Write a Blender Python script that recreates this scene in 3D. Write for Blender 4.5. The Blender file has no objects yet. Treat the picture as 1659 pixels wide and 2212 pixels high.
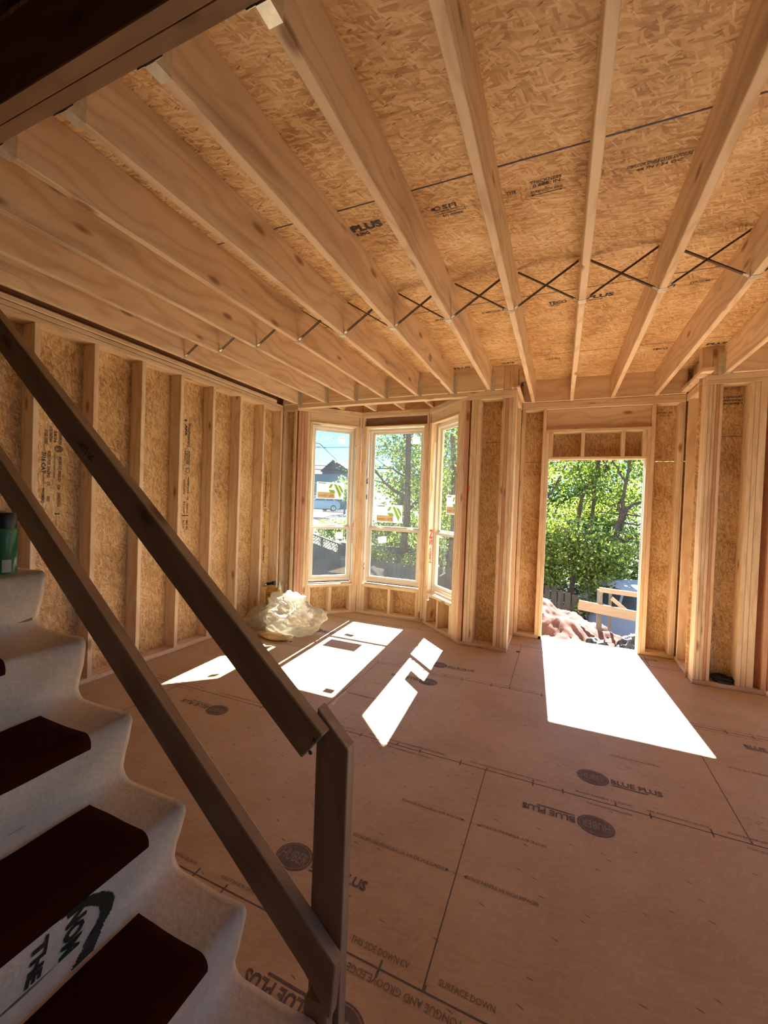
import bpy, bmesh, math, random
from mathutils import Vector, Matrix, noise
random.seed(7)
scene = bpy.context.scene
COL = scene.collection
# ---------------------------------------------------------------- camera
F_PX, W_PX, H_PX = 893.4, 1659.0, 2212.0
cam_d = bpy.data.cameras.new('camera'); cam = bpy.data.objects.new('camera', cam_d); COL.objects.link(cam)
cam_d.sensor_fit = 'VERTICAL'; cam_d.sensor_height = 36.0; cam_d.lens = 36.0*F_PX/H_PX
cam_d.clip_start = 0.02; cam_d.clip_end = 400
R = Matrix(((0.9195052825777801, -0.040624382349872964, 0.39097275463930736),
            (0.3913645367728526, 0.0018558365977729661, -0.9202338589875363),
            (0.036658350592017025, 0.9991727655561943, 0.01760539413529471)))
cam.matrix_world = Matrix.Translation((0, 0, 1.518)) @ R.to_4x4()
scene.camera = cam
# ---------------------------------------------------------------- world, sun, exposure
SUN_DIR = Vector((0.065, -1.0, -1.0)).normalized()
world = bpy.data.worlds.new('sky'); scene.world = world; world.use_nodes = True
wn = world.node_tree; wn.nodes.clear()
sky = wn.nodes.new('ShaderNodeTexSky'); sky.sky_type = 'NISHITA'; sky.sun_disc = False
sky.sun_elevation = math.radians(44); sky.sun_rotation = math.radians(-4); sky.air_density = 1.0; sky.dust_density = 0.1; sky.ozone_density = 1.6
bg = wn.nodes.new('ShaderNodeBackground'); bg.inputs[1].default_value = 0.20
wo = wn.nodes.new('ShaderNodeOutputWorld')
tint = wn.nodes.new('ShaderNodeMix'); tint.data_type = 'RGBA'; tint.blend_type = 'MULTIPLY'; tint.inputs[0].default_value = 1.0; tint.inputs[7].default_value = (0.40, 0.74, 1.10, 1)
wn.links.new(sky.outputs[0], tint.inputs[6]); wn.links.new(tint.outputs[2], bg.inputs[0]); wn.links.new(bg.outputs[0], wo.inputs[0])
sun_d = bpy.data.lights.new('sun', 'SUN'); sun_d.energy = 36.0; sun_d.angle = math.radians(0.55); sun_d.color = (1.0, 0.965, 0.89)
sun = bpy.data.objects.new('sun', sun_d); COL.objects.link(sun)
sun.rotation_euler = SUN_DIR.to_track_quat('-Z', 'Y').to_euler(); sun.location = (-1, 14, 12)
vs = scene.view_settings; vs.view_transform = 'Standard'; vs.look = 'None'; vs.gamma = 1.0; vs.use_curve_mapping = False
vs.exposure = 0.95
scene.cycles.max_bounces = 14; scene.cycles.diffuse_bounces = 10; scene.cycles.transparent_max_bounces = 16

# ---------------------------------------------------------------- materials
MATS = {}
def mat_new(name):
    m = bpy.data.materials.new(name); m.use_nodes = True; nt = m.node_tree
    b = nt.nodes['Principled BSDF']; MATS[name] = m
    return m, nt, b
def N(nt, t, **kw):
    n = nt.nodes.new(t)
    for k, v in kw.items(): setattr(n, k, v)
    return n
def val(nt, op, a, b=None, c=None):
    n = N(nt, 'ShaderNodeMath', operation=op)
    for i, x in enumerate((a, b, c)):
        if x is None: continue
        if isinstance(x, (int, float)): n.inputs[i].default_value = x
        else: nt.links.new(x, n.inputs[i])
    return n.outputs[0]
def mixc(nt, fac, a, b, blend='MIX'):
    n = N(nt, 'ShaderNodeMix', data_type='RGBA', blend_type=blend)
    for s, x in ((0, fac), (6, a), (7, b)):
        if isinstance(x, (int, float)): n.inputs[s].default_value = x
        elif isinstance(x, tuple): n.inputs[s].default_value = (*x, 1)
        else: nt.links.new(x, n.inputs[s])
    return n.outputs[2]
def ramp(nt, fac, stops):
    r = N(nt, 'ShaderNodeValToRGB'); els = r.color_ramp.elements
    while len(els) < len(stops): els.new(0.5)
    for e, (p, c) in zip(els, stops): e.position = p; e.color = (*c, 1) if len(c) == 3 else c
    nt.links.new(fac, r.inputs[0]); return r.outputs[0]
def plain(name, col, rough=0.6, metal=0.0, var=0.0, bump=0.0, vscale=8):
    m, nt, b = mat_new(name); b.inputs['Roughness'].default_value = rough; b.inputs['Metallic'].default_value = metal
    tc = N(nt, 'ShaderNodeTexCoord'); nz = N(nt, 'ShaderNodeTexNoise'); nz.inputs['Scale'].default_value = vscale; nz.inputs['Detail'].default_value = 5
    nt.links.new(tc.outputs['Object'], nz.inputs[0])
    if var:
        lo = tuple(c*(1-var) for c in col); hi = tuple(min(1, c*(1+var)) for c in col)
        nt.links.new(ramp(nt, nz.outputs[0], [(0.3, lo), (0.7, hi)]), b.inputs['Base Color'])
    else: b.inputs['Base Color'].default_value = (*col, 1)
    if bump:
        bp = N(nt, 'ShaderNodeBump'); bp.inputs['Strength'].default_value = bump; bp.inputs['Distance'].default_value = 0.01
        nt.links.new(nz.outputs[0], bp.inputs['Height']); nt.links.new(bp.outputs[0], b.inputs['Normal'])
    return m

def coords(nt, rnd=37.0):
    tc = N(nt, 'ShaderNodeTexCoord'); oi = N(nt, 'ShaderNodeObjectInfo')
    add = N(nt, 'ShaderNodeVectorMath', operation='ADD')
    nt.links.new(tc.outputs['Object'], add.inputs[0])
    nt.links.new(val(nt, 'MULTIPLY', oi.outputs['Random'], rnd), add.inputs[1])
    return add.outputs[0], oi.outputs['Random']

def lumber(name, light, dark, tint=0.25, knots=1.0, stain=0.0, rough=0.62):
    m, nt, b = mat_new(name); b.inputs['Roughness'].default_value = rough
    co, rn = coords(nt)
    def mapped(sc):
        mp = N(nt, 'ShaderNodeMapping'); mp.inputs['Scale'].default_value = sc; nt.links.new(co, mp.inputs[0]); return mp.outputs[0]
    warp = N(nt, 'ShaderNodeTexNoise'); warp.inputs['Scale'].default_value = 1.0; warp.inputs['Detail'].default_value = 2
    nt.links.new(mapped((1.6, 5, 5)), warp.inputs[0])
    # growth-ring bands across the width, drawn out along the board
    sep = N(nt, 'ShaderNodeSeparateXYZ'); nt.links.new(co, sep.inputs[0])
    ph = val(nt, 'ADD', val(nt, 'ADD', val(nt, 'MULTIPLY', sep.outputs[1], 60), val(nt, 'MULTIPLY', sep.outputs[2], 45)), val(nt, 'MULTIPLY', warp.outputs[0], 26))
    ring = val(nt, 'MULTIPLY_ADD', val(nt, 'SINE', ph), 0.5, 0.5)
    ring = val(nt, 'POWER', ring, 3)
    fine = N(nt, 'ShaderNodeTexNoise'); fine.inputs['Scale'].default_value = 1.0; fine.inputs['Detail'].default_value = 4; fine.inputs['Roughness'].default_value = 0.7
    nt.links.new(mapped((6, 260, 260)), fine.inputs[0])
    big = N(nt, 'ShaderNodeTexNoise'); big.inputs['Scale'].default_value = 1.0; big.inputs['Detail'].default_value = 3
    nt.links.new(mapped((1.3, 9, 9)), big.inputs[0])
    f = val(nt, 'ADD', val(nt, 'MULTIPLY', ring, 0.27), val(nt, 'ADD', val(nt, 'MULTIPLY', fine.outputs[0], 0.35), val(nt, 'MULTIPLY', big.outputs[0], 0.60)))
    c = mixc(nt, ramp(nt, f, [(0.35, (0, 0, 0)), (0.95, (1, 1, 1))]), light, dark)
    # board to board variation
    c = mixc(nt, val(nt, 'MULTIPLY', rn, tint), c, tuple(x*y for x, y in zip(dark, (1.02, 0.9, 0.8))))
    # knots
    vo = N(nt, 'ShaderNodeTexVoronoi'); vo.inputs['Scale'].default_value = 1.0; nt.links.new(mapped((3.0, 7.5, 7.5)), vo.inputs[0])
    kn = ramp(nt, vo.outputs['Distance'], [(0.09, (1, 1, 1)), (0.20, (0, 0, 0))])
    pick = N(nt, 'ShaderNodeSeparateColor'); nt.links.new(vo.outputs['Color'], pick.inputs[0])
    kf = val(nt, 'MULTIPLY', kn, val(nt, 'GREATER_THAN', pick.outputs[0], 1-0.45*knots))
    c = mixc(nt, val(nt, 'MULTIPLY', kf, 0.8), c, (dark[0]*0.38, dark[1]*0.26, dark[2]*0.2))
    if stain:
        st = N(nt, 'ShaderNodeTexNoise'); st.inputs['Scale'].default_value = 1.0; st.inputs['Detail'].default_value = 6
        nt.links.new(mapped((1.1, 6, 6)), st.inputs[0])
        sf = ramp(nt, st.outputs[0], [(0.56, (0, 0, 0)), (0.72, (1, 1, 1))])
        c = mixc(nt, val(nt, 'MULTIPLY', sf, stain), c, (dark[0]*0.5, dark[1]*0.48, dark[2]*0.5))
    nt.links.new(c, b.inputs['Base Color'])
    bp = N(nt, 'ShaderNodeBump'); bp.inputs['Strength'].default_value = 0.25; bp.inputs['Distance'].default_value = 0.002
    nt.links.new(f, bp.inputs['Height']); nt.links.new(bp.outputs[0], b.inputs['Normal'])
    return m

def osb(name, cols, strength=1.0, rough=0.55, size=1.0, base_dir=0.0, fleck=(0.12, 0.05, 0.02), contrast_bump=0.5, chips=0.94):
    m, nt, b = mat_new(name); b.inputs['Roughness'].default_value = rough
    co, rn = coords(nt)
    wz = N(nt, 'ShaderNodeTexNoise'); wz.inputs['Scale'].default_value = 6.0/size; wz.inputs['Detail'].default_value = 2
    nt.links.new(co, wz.inputs[0])
    wv = N(nt, 'ShaderNodeVectorMath', operation='MULTIPLY_ADD')
    nt.links.new(wz.outputs['Color'], wv.inputs[0]); wv.inputs[1].default_value = (0.035*size, 0.035*size, 0); nt.links.new(co, wv.inputs[2])
    flat = N(nt, 'ShaderNodeVectorMath', operation='MULTIPLY'); nt.links.new(wv.outputs[0], flat.inputs[0]); flat.inputs[1].default_value = (1, 1, 0)
    def layer(i, ang, sx, sy):
        mp = N(nt, 'ShaderNodeMapping', vector_type='TEXTURE'); mp.inputs['Rotation'].default_value = (0, 0, math.radians(ang+base_dir))
        mp.inputs['Location'].default_value = (i*3.3, i*1.7, 0); mp.inputs['Scale'].default_value = (size/sx, size/sy, 1)
        nt.links.new(flat.outputs[0], mp.inputs[0])
        vo = N(nt, 'ShaderNodeTexVoronoi', voronoi_dimensions='2D'); vo.inputs['Scale'].default_value = 1.0
        nt.links.new(mp.outputs[0], vo.inputs[0])
        fb_ = N(nt, 'ShaderNodeTexNoise', noise_dimensions='2D'); fb_.inputs['Scale'].default_value = 1.0; fb_.inputs['Detail'].default_value = 2
        m2 = N(nt, 'ShaderNodeMapping'); m2.inputs['Scale'].default_value = (0.6, 5, 1); nt.links.new(mp.outputs[0], m2.inputs[0]); nt.links.new(m2.outputs[0], fb_.inputs[0])
        sp = N(nt, 'ShaderNodeSeparateColor'); nt.links.new(vo.outputs['Color'], sp.inputs[0])
        v = val(nt, 'MULTIPLY_ADD', fb_.outputs[0], 0.45, val(nt, 'MULTIPLY_ADD', sp.outputs[0], 0.62, -0.03))
        return v, sp, vo
    cur, _, _ = layer(0, 0, 17, 95)
    for i, (ang, sx, sy) in enumerate(((33, 20, 110), (-28, 18, 100), (70, 22, 120), (10, 24, 140))):
        v, sp, vo = layer(i+1, ang, sx, sy)
        mx = N(nt, 'ShaderNodeMix', data_type='FLOAT')
        nt.links.new(val(nt, 'GREATER_THAN', sp.outputs[1], 0.60), mx.inputs[0]); nt.links.new(cur, mx.inputs[2]); nt.links.new(v, mx.inputs[3]); cur = mx.outputs[0]
    big = N(nt, 'ShaderNodeTexNoise'); big.inputs['Scale'].default_value = 2.6; big.inputs['Detail'].default_value = 5
    nt.links.new(co, big.inputs[0])
    f = val(nt, 'MULTIPLY_ADD', cur, 0.72*strength, val(nt, 'MULTIPLY_ADD', big.outputs[0], 0.85, -0.26 + 0.36*(1-strength)))
    c = ramp(nt, f, [(0.10, cols[0]), (0.38, cols[1]), (0.62, cols[2]), (0.92, cols[3])])
    # scattered loose strands, pale and dark
    v, sp, vo = layer(7, 52, 15, 150)
    pale = val(nt, 'MULTIPLY', val(nt, 'LESS_THAN', vo.outputs['Distance'], 0.33), val(nt, 'GREATER_THAN', sp.outputs[2], 0.90))
    c = mixc(nt, val(nt, 'MULTIPLY', pale, 0.5*strength), c, cols[3])
    v, sp, vo = layer(9, -15, 26, 120)
    fl = val(nt, 'MULTIPLY', val(nt, 'LESS_THAN', vo.outputs['Distance'], 0.24), val(nt, 'GREATER_THAN', sp.outputs[2], chips))
    c = mixc(nt, val(nt, 'MULTIPLY', fl, 0.7), c, fleck)
    nt.links.new(c, b.inputs['Base Color'])
    bp = N(nt, 'ShaderNodeBump'); bp.inputs['Strength'].default_value = contrast_bump; bp.inputs['Distance'].default_value = 0.002
    nt.links.new(cur, bp.inputs['Height']); nt.links.new(bp.outputs[0], b.inputs['Normal'])
    return m

PINE = lumber('pine_lumber', (0.84, 0.70, 0.51), (0.60, 0.42, 0.25), stain=0.15)
JOIST = lumber('joist_lumber', (0.82, 0.66, 0.48), (0.56, 0.37, 0.22), stain=0.55, knots=1.3)
RED = lumber('red_stud_lumber', (0.62, 0.36, 0.24), (0.46, 0.23, 0.14), stain=0.3)
GREYW = lumber('weathered_lumber', (0.13, 0.115, 0.10), (0.08, 0.07, 0.06), stain=0.4)
OUTW = lumber('outdoor_plank_lumber', (0.30, 0.22, 0.155), (0.22, 0.155, 0.10))
RAIL = lumber('rail_lumber', (0.42, 0.28, 0.165), (0.27, 0.165, 0.09), stain=0.3)
BEAM = lumber('beam_lumber', (0.27, 0.155, 0.085), (0.17, 0.09, 0.05), stain=0.3)
OSBC = osb('osb_ceiling', ((0.24, 0.105, 0.035), (0.52, 0.31, 0.135), (0.70, 0.475, 0.24), (0.88, 0.70, 0.46)), base_dir=0, size=1.2)
OSBW = osb('osb_wall', ((0.25, 0.12, 0.045), (0.50, 0.31, 0.135), (0.68, 0.475, 0.245), (0.87, 0.70, 0.46)), base_dir=90, size=1.1)
OSBF = osb('osb_floor', ((0.36, 0.22, 0.12), (0.46, 0.315, 0.185), (0.52, 0.37, 0.23), (0.60, 0.45, 0.30)), strength=0.45, rough=0.55, size=1.3, contrast_bump=0.12, chips=0.98)
SHADE_BR = plain('shade_brown', (0.11, 0.07, 0.045), 0.9, var=0.2)  # dark brown that absorbs bounce light and fills a shaded hollow
INK = plain('stamp_ink', (0.045, 0.035, 0.035), 0.7)
INKF = plain('floor_ink', (0.13, 0.095, 0.085), 0.7, var=0.3, vscale=60)
INKM = plain('floor_ink_worn', (0.21, 0.145, 0.105), 0.7, var=0.35, vscale=80)
INKP = plain('floor_ink_pale', (0.30, 0.21, 0.16), 0.7)
INKB = plain('edge_ink_blue', (0.03, 0.035, 0.075), 0.6)
GALV = plain('galvanized_steel', (0.72, 0.71, 0.66), 0.38, 0.75, var=0.15, vscale=30)
STRAP = plain('strap_steel', (0.16, 0.11, 0.08), 0.45, 0.6)
VINYL = plain('window_vinyl', (0.78, 0.76, 0.70), 0.45)
WRAP = plain('house_wrap', (0.80, 0.80, 0.79), 0.5, var=0.05)
PRED = plain('wrap_red_ink', (0.75, 0.10, 0.07), 0.5)
PBLK = plain('black_print', (0.03, 0.03, 0.03), 0.5)
STK = plain('sticker_paper', (0.86, 0.84, 0.74), 0.5)
STKG = plain('sticker_green', (0.36, 0.58, 0.12), 0.5)
STKT = plain('sticker_tan', (0.62, 0.45, 0.27), 0.5)
STKGR = plain('sticker_grey', (0.35, 0.34, 0.32), 0.5)
FELT = plain('stair_cover_felt', (0.72, 0.60, 0.47), 0.85, var=0.06, bump=0.3, vscale=60)
MAROON = plain('stair_mat', (0.036, 0.0065, 0.003), 0.95, var=0.2, bump=0.2, vscale=200); MAROON.node_tree.nodes['Principled BSDF'].inputs['Specular IOR Level'].default_value = 0.05
PRTG = plain('cover_print_dark_green', (0.025, 0.022, 0.012), 0.7)
PRTB = plain('cover_print_brown', (0.20, 0.09, 0.045), 0.7)
GREEN = plain('green_can', (0.05, 0.20, 0.08), 0.35, var=0.2)
BLACK = plain('black_plastic', (0.012, 0.012, 0.012), 0.4)
BLK2 = plain('black_sheet', (0.018, 0.018, 0.022), 0.65, bump=0.6, vscale=12)
YEL = plain('yellow_pack', (0.72, 0.47, 0.07), 0.45)
DGREY = plain('dark_grey', (0.08, 0.08, 0.085), 0.4)
CHROME = plain('shiny_metal', (0.7, 0.7, 0.7), 0.15, 1.0)
BARK = plain('bark', (0.10, 0.075, 0.055), 0.85, var=0.4, bump=0.8, vscale=14)
DIRT = plain('red_dirt', (0.085, 0.033, 0.022), 0.95, var=0.35, bump=1.0, vscale=5)
GROUND = plain('ground_soil', (0.03, 0.032, 0.018), 0.95, var=0.4, bump=0.6, vscale=3)
ROAD = plain('asphalt', (0.022, 0.021, 0.022), 0.9, var=0.5, vscale=0.6)
SIDING = plain('grey_siding', (0.10, 0.105, 0.105), 0.8, var=0.15)
SHINGLE = plain('grey_shingle', (0.12, 0.12, 0.12), 0.9, var=0.2)
CARP = plain('silver_paint', (0.42, 0.45, 0.50), 0.3, 0.2)
TRUCKP = plain('pale_blue_paint', (0.26, 0.34, 0.46), 0.3, 0.1)
CGLASS = plain('car_glass', (0.03, 0.04, 0.05), 0.08)
TYRE = plain('tyre_rubber', (0.02, 0.02, 0.02), 0.8)
PINK = plain('pink_marking', (0.75, 0.12, 0.18), 0.6)

def leafmat(name, cols, trans=0.45):
    m, nt, b = mat_new(name); g = N(nt, 'ShaderNodeNewGeometry')
    c = ramp(nt, g.outputs['Random Per Island'], [(0.0, cols[0]), (0.5, cols[1]), (1.0, cols[2])])
    nt.links.new(c, b.inputs['Base Color']); b.inputs['Roughness'].default_value = 0.45
    tr = N(nt, 'ShaderNodeBsdfTranslucent'); nt.links.new(c, tr.inputs[0])
    mx = N(nt, 'ShaderNodeMixShader'); mx.inputs[0].default_value = trans
    nt.links.new(b.outputs[0], mx.inputs[1]); nt.links.new(tr.outputs[0], mx.inputs[2]); nt.links.new(mx.outputs[0], nt.nodes['Material Output'].inputs[0])
    return m
LEAFY = leafmat('leaves_yellow_green', ((0.07, 0.12, 0.015), (0.25, 0.34, 0.04), (0.46, 0.52, 0.10)))
LEAFD = leafmat('leaves_mid_green', ((0.04, 0.07, 0.015), (0.15, 0.23, 0.035), (0.36, 0.44, 0.10)))
LEAFS = leafmat('needles_grey_green', ((0.05, 0.08, 0.05), (0.10, 0.15, 0.09), (0.16, 0.22, 0.12)), 0.2)

def translucent(name, col, f=0.6):
    m, nt, b = mat_new(name); b.inputs['Base Color'].default_value = (*col, 1); b.inputs['Roughness'].default_value = 0.5
    tl = N(nt, 'ShaderNodeBsdfTranslucent'); tl.inputs[0].default_value = (*col, 1); mx = N(nt, 'ShaderNodeMixShader'); mx.inputs[0].default_value = f
    nt.links.new(b.outputs[0], mx.inputs[1]); nt.links.new(tl.outputs[0], mx.inputs[2]); nt.links.new(mx.outputs[0], nt.nodes['Material Output'].inputs[0]); return m
STK = translucent('sticker_paper_thin', (0.66, 0.65, 0.58), 0.2); STKG = translucent('sticker_green_ink', (0.30, 0.50, 0.08), 0.3); STKT = translucent('sticker_tan_ink', (0.62, 0.42, 0.22), 0.3)
def glassmat():
    m, nt, b = mat_new('dusty_window_glass'); nt.nodes.remove(b)
    tr = N(nt, 'ShaderNodeBsdfTransparent'); tr.inputs[0].default_value = (0.93, 0.95, 0.93, 1)
    df = N(nt, 'ShaderNodeBsdfDiffuse'); df.inputs[0].default_value = (0.8, 0.8, 0.78, 1)
    tl = N(nt, 'ShaderNodeBsdfTranslucent'); tl.inputs[0].default_value = (0.8, 0.8, 0.78, 1)
    gl = N(nt, 'ShaderNodeBsdfGlossy'); gl.inputs[1].default_value = 0.03
    m1 = N(nt, 'ShaderNodeMixShader'); m1.inputs[0].default_value = 0.5; nt.links.new(df.outputs[0], m1.inputs[1]); nt.links.new(tl.outputs[0], m1.inputs[2])
    m2 = N(nt, 'ShaderNodeMixShader'); nt.links.new(tr.outputs[0], m2.inputs[1]); nt.links.new(m1.outputs[0], m2.inputs[2])
    tc = N(nt, 'ShaderNodeTexCoord'); nz = N(nt, 'ShaderNodeTexNoise'); nz.inputs['Scale'].default_value = 4; nz.inputs['Detail'].default_value = 4
    nt.links.new(tc.outputs['Object'], nz.inputs[0]); nt.links.new(val(nt, 'MULTIPLY_ADD', nz.outputs[0], 0.016, 0.003), m2.inputs[0])
    lw = N(nt, 'ShaderNodeLayerWeight'); lw.inputs[0].default_value = 0.5
    m3 = N(nt, 'ShaderNodeMixShader'); nt.links.new(val(nt, 'MULTIPLY_ADD', val(nt, 'POWER', lw.outputs['Facing'], 5), 0.5, 0.04), m3.inputs[0]); nt.links.new(m2.outputs[0], m3.inputs[1]); nt.links.new(gl.outputs[0], m3.inputs[2])
    nt.links.new(m3.outputs[0], nt.nodes['Material Output'].inputs[0]); return m
GLASS = glassmat()
def bagmat(name, tint, clear):
    m, nt, b = mat_new(name); b.inputs['Base Color'].default_value = (*tint, 1); b.inputs['Roughness'].default_value = 0.22
    tr = N(nt, 'ShaderNodeBsdfTransparent'); tr.inputs[0].default_value = (0.95, 0.93, 0.9, 1)
    tl = N(nt, 'ShaderNodeBsdfTranslucent'); tl.inputs[0].default_value = (*tint, 1)
    m1 = N(nt, 'ShaderNodeMixShader'); m1.inputs[0].default_value = 0.45; nt.links.new(b.outputs[0], m1.inputs[1]); nt.links.new(tl.outputs[0], m1.inputs[2])
    m2 = N(nt, 'ShaderNodeMixShader'); m2.inputs[0].default_value = clear; nt.links.new(m1.outputs[0], m2.inputs[1]); nt.links.new(tr.outputs[0], m2.inputs[2])
    nt.links.new(m2.outputs[0], nt.nodes['Material Output'].inputs[0]); return m
BAG = bagmat('clear_white_plastic', (0.64, 0.59, 0.50), 0.12)
BAG2 = bagmat('thin_clear_plastic', (0.70, 0.66, 0.60), 0.55)

# ---------------------------------------------------------------- builders
def tag(o, label=None, cat=None, group=None, kind=None):
    if label: o['label'] = label
    if cat: o['category'] = cat
    if group: o['group'] = group
    if kind: o['kind'] = kind
    return o
def empty(name, loc=(0, 0, 0)):
    o = bpy.data.objects.new(name, None); COL.objects.link(o); o.location = loc; o.empty_display_size = 0.1; return o
def link(name, me, m, parent=None, mw=None):
    o = bpy.data.objects.new(name, me); COL.objects.link(o)
    if m is not None and not me.materials: me.materials.append(m)
    if mw is not None: o.matrix_world = mw
    if parent is not None:
        o.parent = parent; o.matrix_parent_inverse = parent.matrix_basis.inverted()
    return o
def bm_obj(name, bm, m, parent=None, mw=None, smooth=False):
    me = bpy.data.meshes.new(name); bm.normal_update(); bm.to_mesh(me); bm.free()
    if smooth:
        for p in me.polygons: p.use_smooth = True
    return link(name, me, m, parent, mw)
_cache = {}
def box_mesh(dx, dy, dz, bev, m):
    k = (round(dx, 4), round(dy, 4), round(dz, 4), round(bev, 4), m.name)
    if k not in _cache:
        bm = bmesh.new(); bmesh.ops.create_cube(bm, size=1); bmesh.ops.scale(bm, vec=(dx, dy, dz), verts=bm.verts)
        if bev: bmesh.ops.bevel(bm, geom=bm.edges[:], offset=min(bev, dz*0.3), segments=1, affect='EDGES', profile=0.5)
        me = bpy.data.meshes.new('board'); bm.to_mesh(me); bm.free(); me.materials.append(m); _cache[k] = me
    return _cache[k]
class Fr:   # a wall frame: s along u, d along n (outwards), z up
    def __init__(s, o, u, n): s.o = Vector((*o, 0)); s.u = Vector((*u, 0)).normalized(); s.n = Vector((*n, 0)).normalized()
    def p(s, a, d, z): return s.o + s.u*a + s.n*d + Vector((0, 0, z))
WORLD = Fr((0, 0), (1, 0), (0, 1))
def fb(F, s0, s1, d0, d1, z0, z1, name, m, parent=None, bev=0.003, order=None):
    c = F.p((s0+s1)/2, (d0+d1)/2, (z0+z1)/2)
    ax = [(abs(s1-s0), F.u), (abs(d1-d0), F.n), (abs(z1-z0), Vector((0, 0, 1)))]
    if order is None: ax.sort(key=lambda t: -t[0])
    else: ax = [ax[i] for i in order]
    a, b_, c_ = ax; zc = a[1].cross(b_[1])
    mw = Matrix((( a[1].x, b_[1].x, zc.x, c.x), (a[1].y, b_[1].y, zc.y, c.y), (a[1].z, b_[1].z, zc.z, c.z), (0, 0, 0, 1)))
    return link(name, box_mesh(a[0], b_[0], c_[0], bev, m), None, parent, mw)
def panel(F, s0, s1, d0, d1, z0, z1, name, m, parent=None):
    return fb(F, s0, s1, d0, d1, z0, z1, name, m, parent, 0.0, (0, 2, 1))
def slab(x0, x1, y0, y1, z0, z1, name, m, parent=None, bev=0.0): return fb(WORLD, x0, x1, y0, y1, z0, z1, name, m, parent, bev, (0, 1, 2))
def wb(x0, x1, y0, y1, z0, z1, name, m, parent=None, bev=0.003): return fb(WORLD, x0, x1, y0, y1, z0, z1, name, m, parent, bev)
def add_box(bm, x0, x1, y0, y1, z0, z1, M=None):
    vs_ = [bm.verts.new((x, y, z)) for x in (x0, x1) for y in (y0, y1) for z in (z0, z1)]
    for f in ((0, 1, 3, 2), (4, 6, 7, 5), (0, 4, 5, 1), (2, 3, 7, 6), (0, 2, 6, 4), (1, 5, 7, 3)): bm.faces.new([vs_[i] for i in f])
    if M is not None: bmesh.ops.transform(bm, matrix=M, verts=vs_)
    return vs_
def add_tube(bm, pts, rad, n=8, cap=True):
    rings = []; pts = [Vector(p) for p in pts]
    for i, p in enumerate(pts):
        t = (pts[min(i+1, len(pts)-1)] - pts[max(i-1, 0)]).normalized()
        a = t.orthogonal().normalized(); b_ = t.cross(a); r = rad[i] if isinstance(rad, (list, tuple)) else rad
        rings.append([bm.verts.new(p + a*r*math.cos(2*math.pi*k/n) + b_*r*math.sin(2*math.pi*k/n)) for k in range(n)])
    for r0, r1 in zip(rings, rings[1:]):
        q = min(range(n), key=lambda k: (r1[k].co-r0[0].co).length)
        for k in range(n): bm.faces.new((r0[k], r0[(k+1) % n], r1[(k+1+q) % n], r1[(k+q) % n]))
    if cap:
        bm.faces.new(rings[0][::-1]); bm.faces.new(rings[-1])
def add_lathe(bm, prof, n=24, M=None):
    allv = []; rings = []
    for r, z in prof:
        rings.append([bm.verts.new((r*math.cos(2*math.pi*k/n), r*math.sin(2*math.pi*k/n), z)) for k in range(n)]); allv += rings[-1]
    for r0, r1 in zip(rings, rings[1:]):
        for k in range(n): bm.faces.new((r0[k], r0[(k+1) % n], r1[(k+1) % n], r1[k]))
    bm.faces.new(rings[0][::-1]); bm.faces.new(rings[-1])
    if M is not None: bmesh.ops.transform(bm, matrix=M, verts=allv)
def add_poly(bm, pts):
    return bm.faces.new([bm.verts.new(p) for p in pts])

# ---------------------------------------------------------------- printed marks
_txt = {}
def text_mesh(s, bold=0.0):
    k = (s, bold)
    if k not in _txt:
        cu = bpy.data.curves.new('t', 'FONT'); cu.body = s; cu.size = 1.0; cu.offset = bold; cu.resolution_u = 2
        o = bpy.data.objects.new('t', cu); COL.objects.link(o); bpy.context.view_layer.update()
        dg = bpy.context.evaluated_depsgraph_get(); me = bpy.data.meshes.new_from_object(o.evaluated_get(dg))
        xs = [v.co.x for v in me.vertices]; ys = [v.co.y for v in me.vertices]
        _txt[k] = (me, min(xs), max(xs), min(ys), max(ys)); bpy.data.objects.remove(o)
    return _txt[k]
class Mark:
    def __init__(s): s.bm = bmesh.new()
    def text(s, t, x0, x1, y0, y1, bold=0.015, M=None):
        me, a, b_, c, d = text_mesh(t, bold); n0 = len(s.bm.verts); s.bm.from_mesh(me); s.bm.verts.ensure_lookup_table()
        vs_ = [s.bm.verts[i] for i in range(n0, len(s.bm.verts))]
        for v in vs_:
            v.co.x = x0 + (v.co.x-a)/(b_-a)*(x1-x0); v.co.y = y0 + (v.co.y-c)/(d-c)*(y1-y0); v.co.z = 0
        if M is not None: bmesh.ops.transform(s.bm, matrix=M, verts=vs_)
        return s
    def rect(s, x0, x1, y0, y1): add_poly(s.bm, [(x0, y0, 0), (x1, y0, 0), (x1, y1, 0), (x0, y1, 0)]); return s
    def poly(s, pts): add_poly(s.bm, [(*p, 0) for p in pts]); return s
    def oval(s, cx, cy, rx, ry, n=40, inner=None):
        P = [(cx+rx*math.cos(2*math.pi*k/n), cy+ry*math.sin(2*math.pi*k/n)) for k in range(n)]
        if inner is None: return s.poly(P)
        Q = [(cx+(x-cx)*inner, cy+(y-cy)*(1-(1-inner)*rx/ry)) for x, y in P]
        for k in range(n):
            j = (k+1) % n; s.poly([P[k], P[j], Q[j], Q[k]])
        return s
    def build(s, name, m, parent, mw): return bm_obj(name, s.bm, m, parent, mw)
def face(o, x, y, h=0.0):   # matrix with local x->x, y->y, origin o lifted along the normal
    x = Vector(x).normalized(); y = Vector(y).normalized(); z = x.cross(y); o = Vector(o) + z*h
    return Matrix(((x.x, y.x, z.x, o.x), (x.y, y.y, z.y, o.y), (x.z, y.z, z.z, o.z), (0, 0, 0, 1)))

# ================================================================ THE HOUSE
XW, ZP, ZB, ZC = -3.434, 2.709, 2.785, 3.037       # left wall face, underside of plates, top of plates, underside of subfloor
STU = 0.038
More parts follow.
